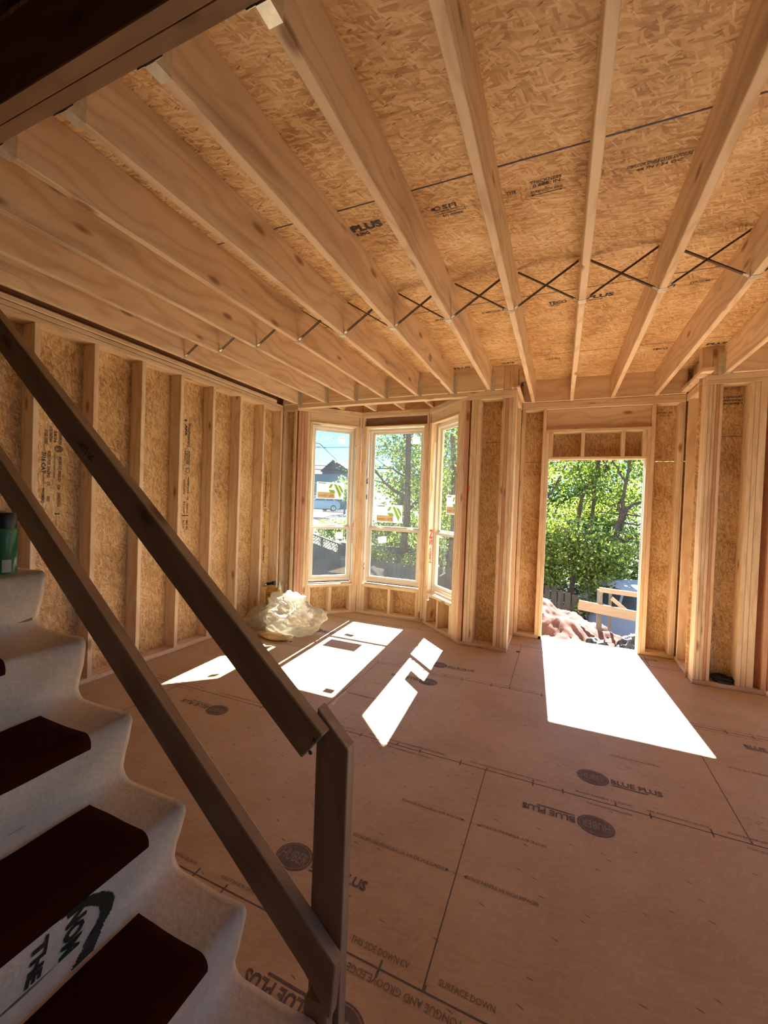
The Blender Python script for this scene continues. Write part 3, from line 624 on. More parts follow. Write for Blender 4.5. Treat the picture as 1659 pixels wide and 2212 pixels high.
# plain plates closing the short wall left of the bay
we = empty('wall_end_left', (-3.3, 4.6, 0)); tag(we, kind='structure')
E_ = Fr((XW, 4.541), (1, 0), (0, 1))
fb(E_, 0, 0.235, 0, 0.14, 0, 0.038, 'bottom_plate', PINE, we); fb(E_, 0, 0.235, 0, 0.14, ZP, ZP+0.038, 'top_plate', PINE, we); fb(E_, 0, 0.235, 0, 0.14, ZP+0.039, ZB, 'top_plate', PINE, we)
fb(E_, 0.002, 0.040, 0, 0.14, 0.039, ZP-0.001, 'stud', PINE, we); fb(E_, 0.041, 0.105, 0.09, 0.128, 0.039, ZP-0.001, 'stud', PINE, we)
panel(E_, 0.107, 0.175, 0.128, 0.133, 0.039, ZP-0.001, 'shade_sheet', SHADE_BR, we); fb(E_, 0.176, 0.214, 0, 0.14, 0.039, ZP-0.001, 'stud', PINE, we); panel(E_, -0.15, 0.20, 0.141, 0.152, 0, 3.05, 'sheathing', OSBW, we)  # dark sheet stands in for the shade of the hollow between the studs
fb(E_, 0.216, 0.232, 0.02, 0.14, 0.039, ZP-0.001, 'stud', BEAM, we)
# piers
def pier(x0, x1, label_n, cuts, osb_x, dark=None, ret_x=None, ret_side=1):
    e = empty('wall_pier_%s' % label_n, ((x0+x1)/2, 4.6, 0)); tag(e, kind='structure')
    wb(x0, x1, 4.546, 4.685, 0, 0.038, 'bottom_plate', PINE, e); wb(x0, x1, 4.546, 4.685, ZP-0.012, ZP+0.026, 'top_plate', PINE, e); wb(x0, x1, 4.546, 4.685, ZP+0.027, ZB, 'top_plate', PINE, e)
    for a, b, m in cuts: wb(a+0.0008, b-0.0008, 4.546, 4.685, 0.039, ZP-0.013, 'stud', m, e)
    panel(WORLD, x0-0.02, x1+0.0 if ret_side > 0 else x1+0.02, 4.687, 4.698, 0, 3.03, 'sheathing', OSBW, e)
    fb(WORLD, osb_x[0], osb_x[1], 4.6855, 4.687, 2.25, 2.254, 'panel_seam', INK, e, 0)
    # the return wall towards the doorway
    t0, t1 = (ret_x, ret_x-0.14) if ret_side > 0 else (ret_x, ret_x+0.14); a, b = min(t0, t1), max(t0, t1)
    wb(a, b, 4.69, 5.198, 0, 0.038, 'bottom_plate', PINE, e); wb(a, b, 4.69, 5.198, ZP, ZP+0.038, 'top_plate', PINE, e); wb(a, b, 4.64, 5.198, ZP+0.039, ZB, 'top_plate', PINE, e)
    wb(a, b, 5.10, 5.138, 0.039, ZP-0.001, 'stud', PINE, e)
    panel(Fr((0, 0), (0, 1), (1, 0)), 4.69, 5.345, (a-0.013) if ret_side > 0 else b+0.002, (a-0.002) if ret_side > 0 else b+0.013, 0, 3.03, 'sheathing', OSBW, e)
    # plate end poking past the corner
    if ret_side > 0: wb(ret_x-0.05, ret_x+0.030, 4.50, 5.16, ZB+0.001, ZB+0.022, 'plate_end', PINE, e)
    else: wb(ret_x-0.06, ret_x+0.03, 4.47, 5.16, ZB+0.012, ZB+0.05, 'plate_end', PINE, e)
    return e
pl_ = pier(-0.985, -0.463, 'left', [(-0.988, -0.951, RED), (-0.936, -0.900, PINE), (-0.900, -0.866, PINE), (-0.866, -0.828, PINE), (-0.611, -0.573, JOIST), (-0.573, -0.540, RED), (-0.540, -0.502, JOIST), (-0.502, -0.463, PINE)], (-0.79, -0.62), ret_x=-0.463)
pr_ = pier(1.165, 1.69, 'right', [(1.165, 1.187, PINE), (1.187, 1.214, JOIST), (1.214, 1.240, JOIST), (1.240, 1.264, RED), (1.264, 1.290, JOIST), (1.478, 1.512, PINE), (1.512, 1.548, PINE), (1.548, 1.60, PINE), (1.650, 1.688, RED)], (1.29, 1.478), ret_x=1.167, ret_side=-1)
mk = Mark(); mk.text("45", -0.03, 0.03, 0, 0.028); mk.text("2", -0.055, -0.04, 0.01, 0.028)
mk.build('pencil_number', PRED, pl_, face((-0.918, 4.546, 1.73), (0, 0, 1), (-1, 0, 0), 0.001))

# ---- doorway wall
wd = empty('wall_doorway', (0.35, 5.25, 0)); tag(wd, kind='structure'); YD0, YD1 = 5.2, 5.34
def dd(x0, x1, z0, z1, nm, m=PINE, y0=YD0, y1=YD1, b=0.003): return wb(x0, x1, y0, y1, z0, z1, nm, m, wd, b)
dd(-0.46, -0.146, 0, 0.038, 'bottom_plate'); dd(0.858, 1.166, 0, 0.038, 'bottom_plate')
dd(-0.46, 1.166, ZP-0.008, ZP+0.030, 'top_plate'); dd(-0.46, 1.166, ZP+0.031, ZB, 'top_plate')
for x0, x1 in ((-0.46, -0.424), (-0.222, -0.184), (0.868, 0.906), (1.112, 1.150)): dd(x0, x1, 0.039, ZP-0.009, 'king_stud')
dd(1.151, 1.166, 0.039, ZP-0.009, 'king_stud')
dd(-0.183, -0.147, 0.0, 2.426, 'jack_stud'); dd(0.832, 0.867, 0.0, 2.426, 'jack_stud')
dd(-0.183, 0.867, 2.427, 2.463, 'header_flat_plate'); dd(-0.183, 0.867, 2.464, ZP-0.010, 'header', JOIST, YD0+0.04, YD1)
dd(-0.146, -0.105, 2.146, 2.426, 'cripple_stud'); dd(0.19, 0.228, 2.146, 2.426, 'cripple_stud'); dd(0.590, 0.628, 2.146, 2.426, 'cripple_stud'); dd(0.793, 0.831, 2.146, 2.426, 'cripple_stud')
DH = 2.118
dd(-0.146, 0.831, DH, DH+0.028, 'door_head')
def ps(x0, x1, z0, z1): panel(WORLD, x0, x1, YD1+0.001, YD1+0.012, z0, z1, 'sheathing', OSBW, wd)
ps(-0.60, -0.147, 0, 3.05); ps(-0.147, 0.855, DH+0.02, 3.05); ps(0.855, 0.94, 0, 3.05); ps(0.94, 1.31, 0, 2.098); ps(0.94, 1.31, 2.103, 3.05)
fb(WORLD, -0.424, -0.222, YD1-0.001, YD1+0.001, 2.096, 2.100, 'panel_seam', INK, wd, 0)
mk = Mark(); mk.text("EXPOSURE 1 24/16", 0, 0.15, 0, 0.02); mk.text("PS 2-10", 0.03, 0.12, -0.03, -0.012); mk.build('sheathing_print', INK, wd, face((0.93, YD1, 2.62), (1, 0, 0), (0, 0, 1), 0.001))
mk = Mark()
for i, t in enumerate(("7/16 CATEGORY", "SHEATHING SPAN 24/16", "EXPOSURE 1")): mk.text(t, 0, 0.17, -0.03*i, -0.03*i+0.018, bold=0.04)
mk.build('sheathing_print', INK, pr_, face((1.30, 4.687, 2.60), (1, 0, 0), (0, 0, 1), 0.001))
# house wrap folded into the openings
def wrapstrip(F, s, pts, name, lab, prints=(), side=1):
    """pts: list of (d, z) outline, on the plane s=const of frame F"""
    bm = bmesh.new(); vs_ = [bm.verts.new(F.p(s, d, z)) for d, z in pts]; f = bm.faces.new(vs_)
    g = bmesh.ops.extrude_face_region(bm, geom=[f]); bmesh.ops.translate(bm, vec=F.u*0.0012*side, verts=[v for v in g['geom'] if isinstance(v, bmesh.types.BMVert)])
    o = bm_obj(name, bm, WRAP); tag(o, lab, 'house wrap')
    for t, d0, d1, z0, z1, m in prints:
        mk = Mark(); mk.text(t, 0, z1-z0, 0, abs(d1-d0), bold=0.04)
        x = Vector((0, 0, 1)); y = -F.n*side if side > 0 else F.n
        nrm = x.cross(y); org = F.p(s+side*0.0016, max(d0, d1) if side > 0 else min(d0, d1), z0)
        if nrm.dot(F.u*side) < 0: y = -y; org = F.p(s+side*0.0016, min(d0, d1) if side > 0 else max(d0, d1), z0)
        mk.build('wrap_lettering', m, o, face(org, x, y, 0.0))
DJ = Fr((0, YD0), (1, 0), (0, 1))
wrapstrip(DJ, 0.8315, [(0.105, 0.0), (0.145, 0.0), (0.145, 2.11), (0.11, 2.11), (0.10, 1.4), (0.115, 0.9), (0.09, 0.4)], 'house_wrap', 'white house wrap with red lettering folded round the right side of the doorway', (("JUMBO", 0.107, 0.135, 1.0, 1.30, PRED), ("TEX", 0.107, 0.135, 0.35, 0.55, PRED)), -1)
wrapstrip(DJ, -0.1465, [(0.12, 0.0), (0.145, 0.0), (0.145, 2.11), (0.125, 2.11), (0.115, 1.5), (0.13, 0.8)], 'house_wrap', 'thin white edge of house wrap on the left side of the doorway', (), 1)
F3 = wins[2][0]; w0 = wins[2][1]
wrapstrip(F3, w0+0.001, [(0.02, 0.44), (0.08, 0.44), (0.08, 2.34), (0.045, 2.34), (0.03, 2.0), (0.04, 1.75), (0.0, 1.5), (0.012, 1.0), (0.03, 0.7)], 'house_wrap', 'white house wrap with red lettering inside the right diagonal window opening', (("SN", 0.022, 0.07, 1.02, 1.22, PRED), ("JUMBO", 0.03, 0.07, 0.78, 0.98, PRED)), 1)
F2 = wins[1][0]; w0 = wins[1][1]
wrapstrip(F2, w0+0.001, [(0.03, 0.44), (0.08, 0.44), (0.08, 2.30), (0.055, 2.35), (0.045, 2.0), (0.02, 1.6), (0.03, 1.2), (0.02, 0.8)], 'house_wrap', 'white house wrap with black lettering left of the middle bay window', (("R", 0.03, 0.075, 1.80, 1.90, PBLK), ("a", 0.03, 0.07, 1.58, 1.66, PBLK), ("n", 0.03, 0.06, 0.60, 0.70, PRED)), 1)
F1 = wins[0][0]; w0 = wins[0][1]
wrapstrip(F1, w0+0.001, [(0.03, 0.46), (0.08, 0.46), (0.08, 2.40), (0.04, 2.36), (0.045, 2.0), (0.02, 1.6), (0.035, 1.2), (0.02, 0.8)], 'house_wrap', 'white house wrap with red lettering right of the left bay window', (("TEX NS", 0.03, 0.06, 0.95, 1.25, PRED), ("J", 0.03, 0.06, 2.28, 2.34, PRED)), 1)
# loose shims on the sills
def shim(F, s0, s1, d, z, lab, ang=0.0, th=0.012):
    bm = bmesh.new(); L = s1-s0; vs_ = add_box(bm, 0, L, -0.012, 0.012, 0, th)
    for v in vs_:
        if v.co.x > L/2 and v.co.z > 0: v.co.z = 0.002
    a = math.atan2(F.u.y, F.u.x)+ang; o = bm_obj('wood_shim', bm, STK_W, None, Matrix.Translation(F.p(s0, d, z)) @ Matrix.Rotation(a, 4, 'Z')); tag(o, lab, 'shim')
STK_W = plain('raw_shim_wood', (0.80, 0.66, 0.45), 0.6)
shim(F2, 0.10, 0.36, 0.05, 0.4135, 'thin tapered wood shim on the left half of the middle bay sill', 0.12)
shim(F2, 0.42, 0.72, 0.03, 0.4135, 'thin tapered wood shim on the right half of the middle bay sill', -0.05)
shim(F1, 0.10, 0.52, 0.03, 0.4135, 'long thin wood shim along the left bay window sill', 0.0)
shim(F3, 0.27, 0.66, 0.02, 0.4135, 'thin wood shim lying on the right diagonal window sill', 0.03)
shim(F3, 0.22, 0.55, -0.03, 0.4135, 'wood sliver sticking out over the edge of the right diagonal sill', -0.55, 0.008)

# ---- right and back of the room, added light blockers, upper storey shell
wr = empty('wall_right', (4.2, 1, 0)); tag(wr, kind='structure'); RW = Fr((4.2, 0), (0, 1), (1, 0))
panel(RW, -2.7, -0.6, 0.141, 0.152, 0, 3.05, 'sheathing', OSBW, wr); panel(RW, -0.6, 2.2, 0.141, 0.152, 0, 0.6, 'sheathing', OSBW, wr); panel(RW, -0.6, 2.2, 0.141, 0.152, 2.5, 3.05, 'sheathing', OSBW, wr); panel(RW, 2.2, 4.69, 0.141, 0.152, 0, 3.05, 'sheathing', OSBW, wr)
fb(RW, -2.7, 4.69, 0, 0.14, 0, 0.038, 'bottom_plate', PINE, wr); fb(RW, -2.7, 4.69, 0, 0.14, ZP, ZB, 'top_plate', PINE, wr)
for k in range(19):
    y = -2.65+0.4064*k; op = -0.6 < y < 2.15
    if op: fb(RW, y, y+STU, 0, 0.14, 0.039, 0.55, 'stud', PINE, wr)
    else: fb(RW, y, y+STU, 0, 0.14, 0.039, ZP-0.001, 'stud', PINE, wr)
fb(RW, -0.6, 2.2, 0, 0.14, 0.551, 0.60, 'rough_sill', PINE, wr); fb(RW, -0.6, 2.2, 0, 0.14, 2.5, ZP-0.001, 'header', PINE, wr)  # opening out of view, added to let sky light in
wk = empty('wall_back', (0, -2.7, 0)); tag(wk, kind='structure'); BW = Fr((0, -2.56), (1, 0), (0, -1))
for x0, x1, z0, z1 in ((-3.59, 4.35, 0, 3.05),): panel(BW, x0, x1, 0.141, 0.152, z0, z1, 'sheathing', OSBW, wk)
fb(BW, -3.43, 0.2, 0, 0.14, 0, 0.038, 'bottom_plate', PINE, wk); fb(BW, 2.6, 4.2, 0, 0.14, 0, 0.038, 'bottom_plate', PINE, wk); fb(BW, -3.43, 4.2, 0, 0.14, ZP, ZB, 'top_plate', PINE, wk)
for k in range(19):
    x = -3.4+0.4064*k
    if not 0.16 < x < 2.58: fb(BW, x, x+STU, 0, 0.14, 0.039, ZP-0.001, 'stud', PINE, wk)
fb(BW, 0.2, 2.6, 0, 0.14, 2.3, ZP-0.001, 'header', PINE, wk)
ws_ = empty('wall_stair_blocker', (-1.9, -0.15, 0)); tag(ws_, kind='structure')
slab(-3.43, -0.45, -0.18, -0.10, 0.001, 2.79, 'bounce_blocker', SHADE_BR, ws_)  # unseen dark slab added to cut bounce light on stairs and rails
wi = empty('wall_back_blocker', (0, -1.25, 0)); tag(wi, kind='structure')
slab(-0.45, 4.2, -1.3, -1.25, 0.001, 3.03, 'bounce_blocker', SHADE_BR, wi); slab(-0.50, -0.45, -1.3, -0.18, 0.001, 3.03, 'bounce_blocker', SHADE_BR, wi)  # unseen dark slabs added behind the camera to keep bounce light down
wu = empty('wall_upper_storey', (0, 1, ZC)); tag(wu, kind='structure')
panel(LW, -2.7, 5.35, 0.141, 0.152, 3.06, 5.7, 'sheathing', OSBW, wu); panel(RW, -2.7, 5.35, 0.141, 0.152, 3.06, 5.7, 'sheathing', OSBW, wu)
panel(BW, -3.59, 4.35, 0.141, 0.152, 3.06, 5.7, 'sheathing', OSBW, wu); panel(Fr((0, 0), (1, 0), (0, 1)), -3.59, 4.35, 5.346, 5.357, 3.06, 5.7, 'sheathing', OSBW, wu)
slab(-3.6, 4.36, -2.72, 5.36, 5.7, 5.72, 'roof_deck', OSBC, wu)
slab(-3.43, 0.9, -0.19, -0.15, 2.79, 5.6, 'stairwell_side', SHADE_BR, wu); slab(0.9, 0.94, -0.15, 0.74, 2.79, ZC, 'opening_trim', BEAM, wu)
for k in range(6): wb(-3.3+0.8*k, -3.262+0.8*k, -0.148, -0.11, 3.06, 5.6, 'upper_stud', BEAM, wu)

# ================================================================ STAIR
RUN, RISE = 0.2337, 0.2032
NX = lambda k: -0.743 - RUN*(k-2)        # nosing x of tread k
st = empty('staircase', (-2.0, 0.4, 0)); tag(st, 'rough wooden staircase rising left along the stairwell under a pale cover', 'staircase')
SY0, SY1 = -0.02, 0.862
for k in range(1, 15):
    x = NX(k)
    if x-RUN-0.02 < -3.42: break
    wb(x-RUN-0.02, x-0.006, SY0, SY1, RISE*k-0.030, RISE*k-0.004, 'tread', BEAM, st, 0.004)
    wb(x-0.045, x-0.028, SY0, SY1, RISE*(k-1)-0.003, RISE*k-0.031, 'riser', BEAM, st, 0.001)
for y in (SY0+0.01, SY1-0.05):
    bm = bmesh.new(); P = [(-0.545, 0.0)]
    ks = [k for k in range(1, 12)]
    for k in ks: P += [(NX(k)-0.046, RISE*(k-1)-0.002 if k > 1 else 0), (NX(k)-0.046, RISE*k-0.032)]
    xe = NX(11)-RUN; P += [(xe, RISE*11-0.032), (xe, RISE*11-0.40), (-0.95, 0.0)]
    P = P[1:]
    a = [bm.verts.new((x, y, z)) for x, z in P]; b = [bm.verts.new((x, y+0.038, z)) for x, z in P]
    bm.faces.new(a); bm.faces.new(b[::-1])
    for i in range(len(P)): j = (i+1) % len(P); bm.faces.new((a[i], b[i], b[j], a[j]))
    bm_obj('stringer', bm, BEAM, st)
# cover draped over the steps: smooth profile, laid on treads and risers
prof = []
def arc(cx, cz, r, a0, a1, n=6): return [(cx+r*math.cos(math.radians(a0+(a1-a0)*i/n)), cz+r*math.sin(math.radians(a0+(a1-a0)*i/n))) for i in range(n+1)]
prof += [(-0.480, 0.004)]
for k in range(1, 12):
    x = NX(k); z = RISE*k+0.010
    prof += [(x-0.022+0.006, z-0.125), (x-0.004, z-0.085)] if k > 1 else [(x-0.015, 0.05), (x-0.004, z-0.085)]
    prof += arc(x-0.018+0.004, z-0.022+0.004, 0.022, -5, 90, 6)
    prof += [(x-0.09, z+0.001), (x-0.17, z+0.002)]
    xr = NX(k+1)-0.026
    prof += arc(xr+0.040, z+0.044, 0.042, 270, 190, 5)
CY0, CY1 = SY0-0.02, 0.880
NYC = 60
bm = bmesh.new(); rows = []
for i, (x, z) in enumerate(prof):
    row = []
    for j in range(NYC+1):
        y = CY0+(CY1-CY0)*j/NYC
        w = noise.noise(Vector((x*7, y*3, z*7)))*0.006 + noise.noise(Vector((x*3, y*9, 2)))*0.003
        e = max(0, (y-0.80)/0.08)
        row.append(bm.verts.new((x+0.012*e*noise.noise(Vector((z*9, 3, 1))) + w*0.5, y, max(z, 0.003)+w+0.006*e*e)))
    rows.append(row)
for r0, r1 in zip(rows, rows[1:]):
    for a, b, c, d in zip(r0, r0[1:], r1[1:], r1): bm.faces.new((a, b, c, d))
cover = bm_obj('stair_cover', bm, FELT, None, None, True)
sd = cover.modifiers.new('thickness', 'SOLIDIFY'); sd.thickness = 0.004; sd.offset = -1
tag(cover, 'pale felt protective sheet draped down the steps of the staircase', 'protective sheet')
# helper that lays flat shapes on the draped profile; t = arc length from the floor
import bisect
acc = [0.0]
for a, b in zip(prof, prof[1:]): acc.append(acc[-1]+math.hypot(b[0]-a[0], b[1]-a[1]))
def onprof(t, y, off):
    i = min(max(bisect.bisect(acc, t)-1, 0), len(prof)-2); f = (t-acc[i])/(acc[i+1]-acc[i]); f = min(max(f, 0), 1)
    def nrm(i):
        i = min(max(i, 0), len(prof)-2); dx = prof[i+1][0]-prof[i][0]; dz = prof[i+1][1]-prof[i][1]; L = math.hypot(dx, dz); return Vector((dz/L, 0, -dx/L))
    n0 = (nrm(i-1)+nrm(i)).normalized(); n1 = (nrm(i)+nrm(i+1)).normalized(); n = (n0*(1-f)+n1*f).normalized()
    x = prof[i][0]+(prof[i+1][0]-prof[i][0])*f; z = prof[i][1]+(prof[i+1][1]-prof[i][1])*f
    w = noise.noise(Vector((x*7, y*3, z*7)))*0.006 + noise.noise(Vector((x*3, y*9, 2)))*0.003
    return Vector((x+w*0.5, y, z+w)) + n*off
def t_of(kx, part, f):  # arc length at the nosing top of tread k / back corner
    pass
per = 1+0
def nose_t(k):          # arc length where tread k's flat top begins (just behind the nosing)
    base = 1; 
    for i, (x, z) in enumerate(prof):
        if abs(x-(NX(k)-0.014)) < 1e-3 and z > RISE*k: return acc[i]
    return 0
def grid_on(name, m, t0, t1, y0, y1, off, parent=None, inside=None, nt=40, ny=24, th=0.0):
    bm = bmesh.new(); V_ = {}
    def g(i, j):
        if (i, j) not in V_: V_[(i, j)] = bm.verts.new(onprof(t0+(t1-t0)*i/nt, y0+(y1-y0)*j/ny, off))
        return V_[(i, j)]
    for i in range(nt):
        for j in range(ny):
            if inside is None or inside((i+.5)/nt, (j+.5)/ny): bm.faces.new((g(i, j), g(i, j+1), g(i+1, j+1), g(i+1, j)))
    o = bm_obj(name, bm, m, parent, None, True)
    if th: q = o.modifiers.new('thickness', 'SOLIDIFY'); q.thickness = th; q.offset = 1
    return o
labs = {1: 'lowest', 2: 'second', 3: 'third', 4: 'fourth', 5: 'fifth', 6: 'sixth', 7: 'seventh', 8: 'eighth'}
for k in (2, 3, 4, 5, 7, 8):
    t = nose_t(k); y1 = {2: 0.742, 3: 0.760, 4: 0.753, 5: 0.66}.get(k, 0.74)
    o = grid_on('stair_mat', MAROON, t-0.045, t+0.215, 0.12, y1, 0.003, th=0.004)
    tag(o, 'dark maroon rectangular mat on the %s covered step from the floor' % labs[k], 'mat', 'dark mats on the covered steps')
# oval print between the second and third mats, running over the riser
t3 = nose_t(3)
cy, cz = 0.50, 0.0
def ell(f, g, a=0.0, b=1.0): r = math.hypot((f-0.42)/0.62, (g-0.40)/0.56); return a <= r < b
grid_on('cover_print', PRTG, t3-0.222, t3-0.035, 0.33, 0.70, 0.0015, cover, lambda f, g: ell(f, g, 0.85, 1.02), 60, 90)
def bend_text(t_, tA, tB, yA, yB, m=PRTG):
    mk = Mark(); mk.text(t_, 0, 1, 0, 1, bold=0.05); bmesh.ops.subdivide_edges(mk.bm, edges=mk.bm.edges[:], cuts=2)
    for v in mk.bm.verts:
        u, w = v.co.x, v.co.y; v.co = onprof(tA+(tB-tA)*u, yA+(yB-yA)*w, 0.0022)
    bm_obj('cover_lettering', mk.bm, m, cover)
bend_text("NOM", t3-0.060, t3-0.185, 0.570, 0.615); bend_text("THE", t3-0.065, t3-0.175, 0.505, 0.535)

# ---- hand rail
hr = empty('stair_railing', (-0.5, 0.93, 0)); tag(hr, 'temporary wooden stair railing of two sloping boards nailed to an upright post', 'railing')
def sloped(x0, x1, z0top, slope, vth, y0, y1, nm, cut='perp'):
    bm = bmesh.new(); a = math.atan(slope); L = (x1-x0)/math.cos(a); h = vth*math.cos(a)
    me_parent = box_mesh(abs(L), h, y1-y0, 0.003, RAIL)
    d = Vector((-math.cos(a), 0, math.sin(a))); up = Vector((math.sin(a), 0, math.cos(a)))
    xm = (x0+x1)/2; c = Vector((xm, (y0+y1)/2, z0top-slope*(xm+0.5))) - up*h/2
    zc = d.cross(up); M = Matrix(((d.x, up.x, zc.x, c.x), (d.y, up.y, zc.y, c.y), (d.z, up.z, zc.z, c.z), (0, 0, 0, 1)))
    bm.free(); return link(nm, me_parent, None, hr, M)
up_ = sloped(-2.62, -0.520, 0.921, 0.834, 0.124, 0.885, 0.923, 'handrail')
# lower rail, cut plumb where the short post carries it
bm = bmesh.new(); sl = 0.825
def zt(x): return 0.410-sl*(x+0.5)
P = [(-2.62, zt(-2.62)), (-0.462, zt(-0.462)), (-0.472, 0.235), (-0.548, 0.330+0.0), (-2.62, zt(-2.62)-0.122)]
P[3] = (-0.548, zt(-0.548)-0.122)
a = [bm.verts.new((x, 0.885, z)) for x, z in P]; b = [bm.verts.new((x, 0.9225, z)) for x, z in P]
bm.faces.new(a[::-1]); bm.faces.new(b)
for i in range(len(P)): j = (i+1) % len(P); bm.faces.new((a[i], a[j], b[j], b[i]))
bmesh.ops.bevel(bm, geom=bm.edges[:], offset=0.003, segments=1, affect='EDGES')
ang = math.atan(sl); bmesh.ops.transform(bm, matrix=Matrix.Rotation(ang, 4, 'Y').inverted() @ Matrix.Translation((0.5, -0.9, -0.41)), verts=bm.verts)
bm_obj('lower_rail', bm, RAIL, hr, Matrix.Translation((-0.5, 0.9, 0.41)) @ Matrix.Rotation(ang, 4, 'Y'))
# newel
bm = bmesh.new(); x0, x1 = -0.561, -0.467
P = [(x0, 0), (x1, 0), (x1, 0.895), (x0, 0.983)]
a = [bm.verts.new((x, 0.9235, z)) for x, z in P]; b = [bm.verts.new((x, 0.9615, z)) for x, z in P]
bm.faces.new(a); bm.faces.new(b[::-1])
for i in range(4): j = (i+1) % 4; bm.faces.new((a[i], b[i], b[j], a[j]))
bmesh.ops.bevel(bm, geom=bm.edges[:], offset=0.0025, segments=1, affect='EDGES'); bmesh.ops.recalc_face_normals(bm, faces=bm.faces)
bmesh.ops.transform(bm, matrix=Matrix.Rotation(math.radians(90), 4, 'Y'), verts=bm.verts)
bm_obj('newel_post', bm, RAIL, hr, Matrix.Rotation(math.radians(-90), 4, 'Y'))
fb(WORLD, -0.548, -0.482, 0.885, 0.9225, 0, 0.262, 'short_post', RAIL, hr)
mk = Mark(); mk.text("SPF S-DRY", -0.05, 0.05, -0.012, 0.012)
dv = Vector((math.cos(math.atan(0.834)), 0, -math.sin(math.atan(0.834)))); mk.build('grade_stamp', PBLK, up_, face((-1.47, 0.885, 1.665), tuple(-dv), (-dv.z and Vector((dv.z, 0, -dv.x))), 0.001))
for x, z in ((-0.542, 0.922), (-0.553, 0.888)):
    bm = bmesh.new(); bmesh.ops.create_uvsphere(bm, u_segments=8, v_segments=6, radius=0.006); bmesh.ops.scale(bm, vec=(1, 0.4, 1), verts=bm.verts); bm_obj('nail_head', bm, DGREY, up_, Matrix.Translation((x, 0.884, z)))
# short cleat seen on the floor end of the stair
# ---- green spray can on the sixth step
cx, cy_, cz = -1.700, 0.775, RISE*6+0.022
can = empty('spray_can', (cx, cy_, cz)); tag(can, 'green spray can with black cap standing on the upper covered step', 'spray can')
bm = bmesh.new(); add_lathe(bm, [(0.030, 0), (0.033, 0.003), (0.033, 0.145), (0.031, 0.150), (0.026, 0.158), (0.024, 0.160)], 28, Matrix.Translation((cx, cy_, cz))); bm_obj('can_body', bm, GREEN, can, None, True)
bm = bmesh.new(); add_lathe(bm, [(0.0295, 0.150), (0.0300, 0.152), (0.0298, 0.200), (0.027, 0.204)], 28, Matrix.Translation((cx, cy_, cz))); bm_obj('cap', bm, BLACK, can, None, True)
bm = bmesh.new()
for q in range(6):
    a0, a1 = math.radians(-35+q*7), math.radians(-28+q*7); add_poly(bm, [(cx+0.0335*math.cos(a), cy_+0.0335*math.sin(a), cz+z) for a, z in ((a0, 0.008), (a1, 0.008), (a1, 0.05), (a0, 0.05))])
bm_obj('can_label', bm, STK, can)

# ================================================================ THINGS IN THE ROOM
def crumple(name, m, c, rad, seed, lab, cat, ridge=0.10, sub=6, spikes=()):
    bm = bmesh.new(); bmesh.ops.create_icosphere(bm, subdivisions=sub, radius=1); o = Vector((seed, seed*1.7, seed*0.3))
    for v in bm.verts:
        p = v.co.copy(); d = p.normalized()
        w = p + 0.35*Vector((noise.noise(p*1.6+o), noise.noise(p*1.6+o*2), noise.noise(p*1.6+o*3)))
        r = 1.0 + 0.25*noise.noise(p*1.2+o)
        for fr, amp in ((1.5, ridge), (3.3, ridge*0.5), (7.5, ridge*0.20)):
            dist = noise.voronoi(w*fr+o*fr)[0]; r += amp*(0.45-min(1.0, (dist[1]-dist[0])*1.6))
        for sd_, sh, sw in spikes:
            dt = d.dot(Vector(sd_).normalized())
            if dt > sw: r += sh*((dt-sw)/(1-sw))**1.3
        v.co = Vector((d.x*r*rad[0], d.y*r*rad[1], d.z*r*rad[2])); v.co.z += rad[2]*0.72
        if v.co.z < 0.004:
            k_ = 1+0.22*min(1, (0.004-v.co.z)/rad[2]); v.co.x *= k_; v.co.y *= k_; v.co.z = 0.004+0.008*abs(noise.noise(p*6+o))
    ob = bm_obj(name, bm, m, None, Matrix.Translation(c), True); tag(ob, lab, cat); return ob
crumple('plastic_bag', BAG, (-2.86, 4.02, 0), (0.33, 0.24, 0.215), 3.1, 'big crumpled translucent plastic bag of rubbish on the floor near the bay', 'plastic bag', 0.30, 6, spikes=(((0.1, 0.2, 1), 0.30, 0.90), ((-0.5, -0.1, 0.9), 0.25, 0.93), ((0.9, 0.3, 0.15), 0.2, 0.9)))
crumple('plastic_bag', BAG2, (-3.22, 3.98, 0), (0.15, 0.16, 0.15), 8.4, 'small thin clear plastic bag against the left wall beside the big one', 'plastic bag', 0.26, 5)
crumple('paper_sack', plain('kraft_sack', (0.62, 0.45, 0.24), 0.8, var=0.25), (-2.86, 3.72, 0), (0.20, 0.07, 0.035), 5.2, 'flattened tan paper sack sticking out under the plastic bag', 'paper sack', 0.15, 5)
# yellow pack, torch, bottle behind the bags, standing on a tool box
tb = wb(-3.40, -3.20, 4.22, 4.42, 0.0, 0.21, 'tool_box', DGREY); tag(tb, 'dark tool box in the corner behind the plastic bags', 'tool box')
yp = empty('yellow_pack', (-3.33, 4.30, 0.211)); tag(yp, 'yellow pack with a round black emblem standing in the corner behind the bags', 'pack')
bm = bmesh.new(); bmesh.ops.create_cube(bm, size=1); bmesh.ops.scale(bm, vec=(0.16, 0.10, 0.20), verts=bm.verts); bmesh.ops.bevel(bm, geom=bm.edges[:], offset=0.02, segments=3, affect='EDGES')
for v in bm.verts:
    if v.co.z > 0.05: v.co.y *= 0.6
bm_obj('pack_body', bm, YEL, yp, Matrix.Translation((-3.33, 4.30, 0.312)) @ Matrix.Rotation(math.radians(20), 4, 'Z'))
ypm = Matrix.Rotation(math.radians(20), 4, 'Z')
mk = Mark(); mk.oval(-0.03, 0.02, 0.026, 0.026, inner=0.8); mk.oval(-0.03, 0.02, 0.012, 0.010); mk.oval(0.02, -0.045, 0.022, 0.020, inner=0.82)
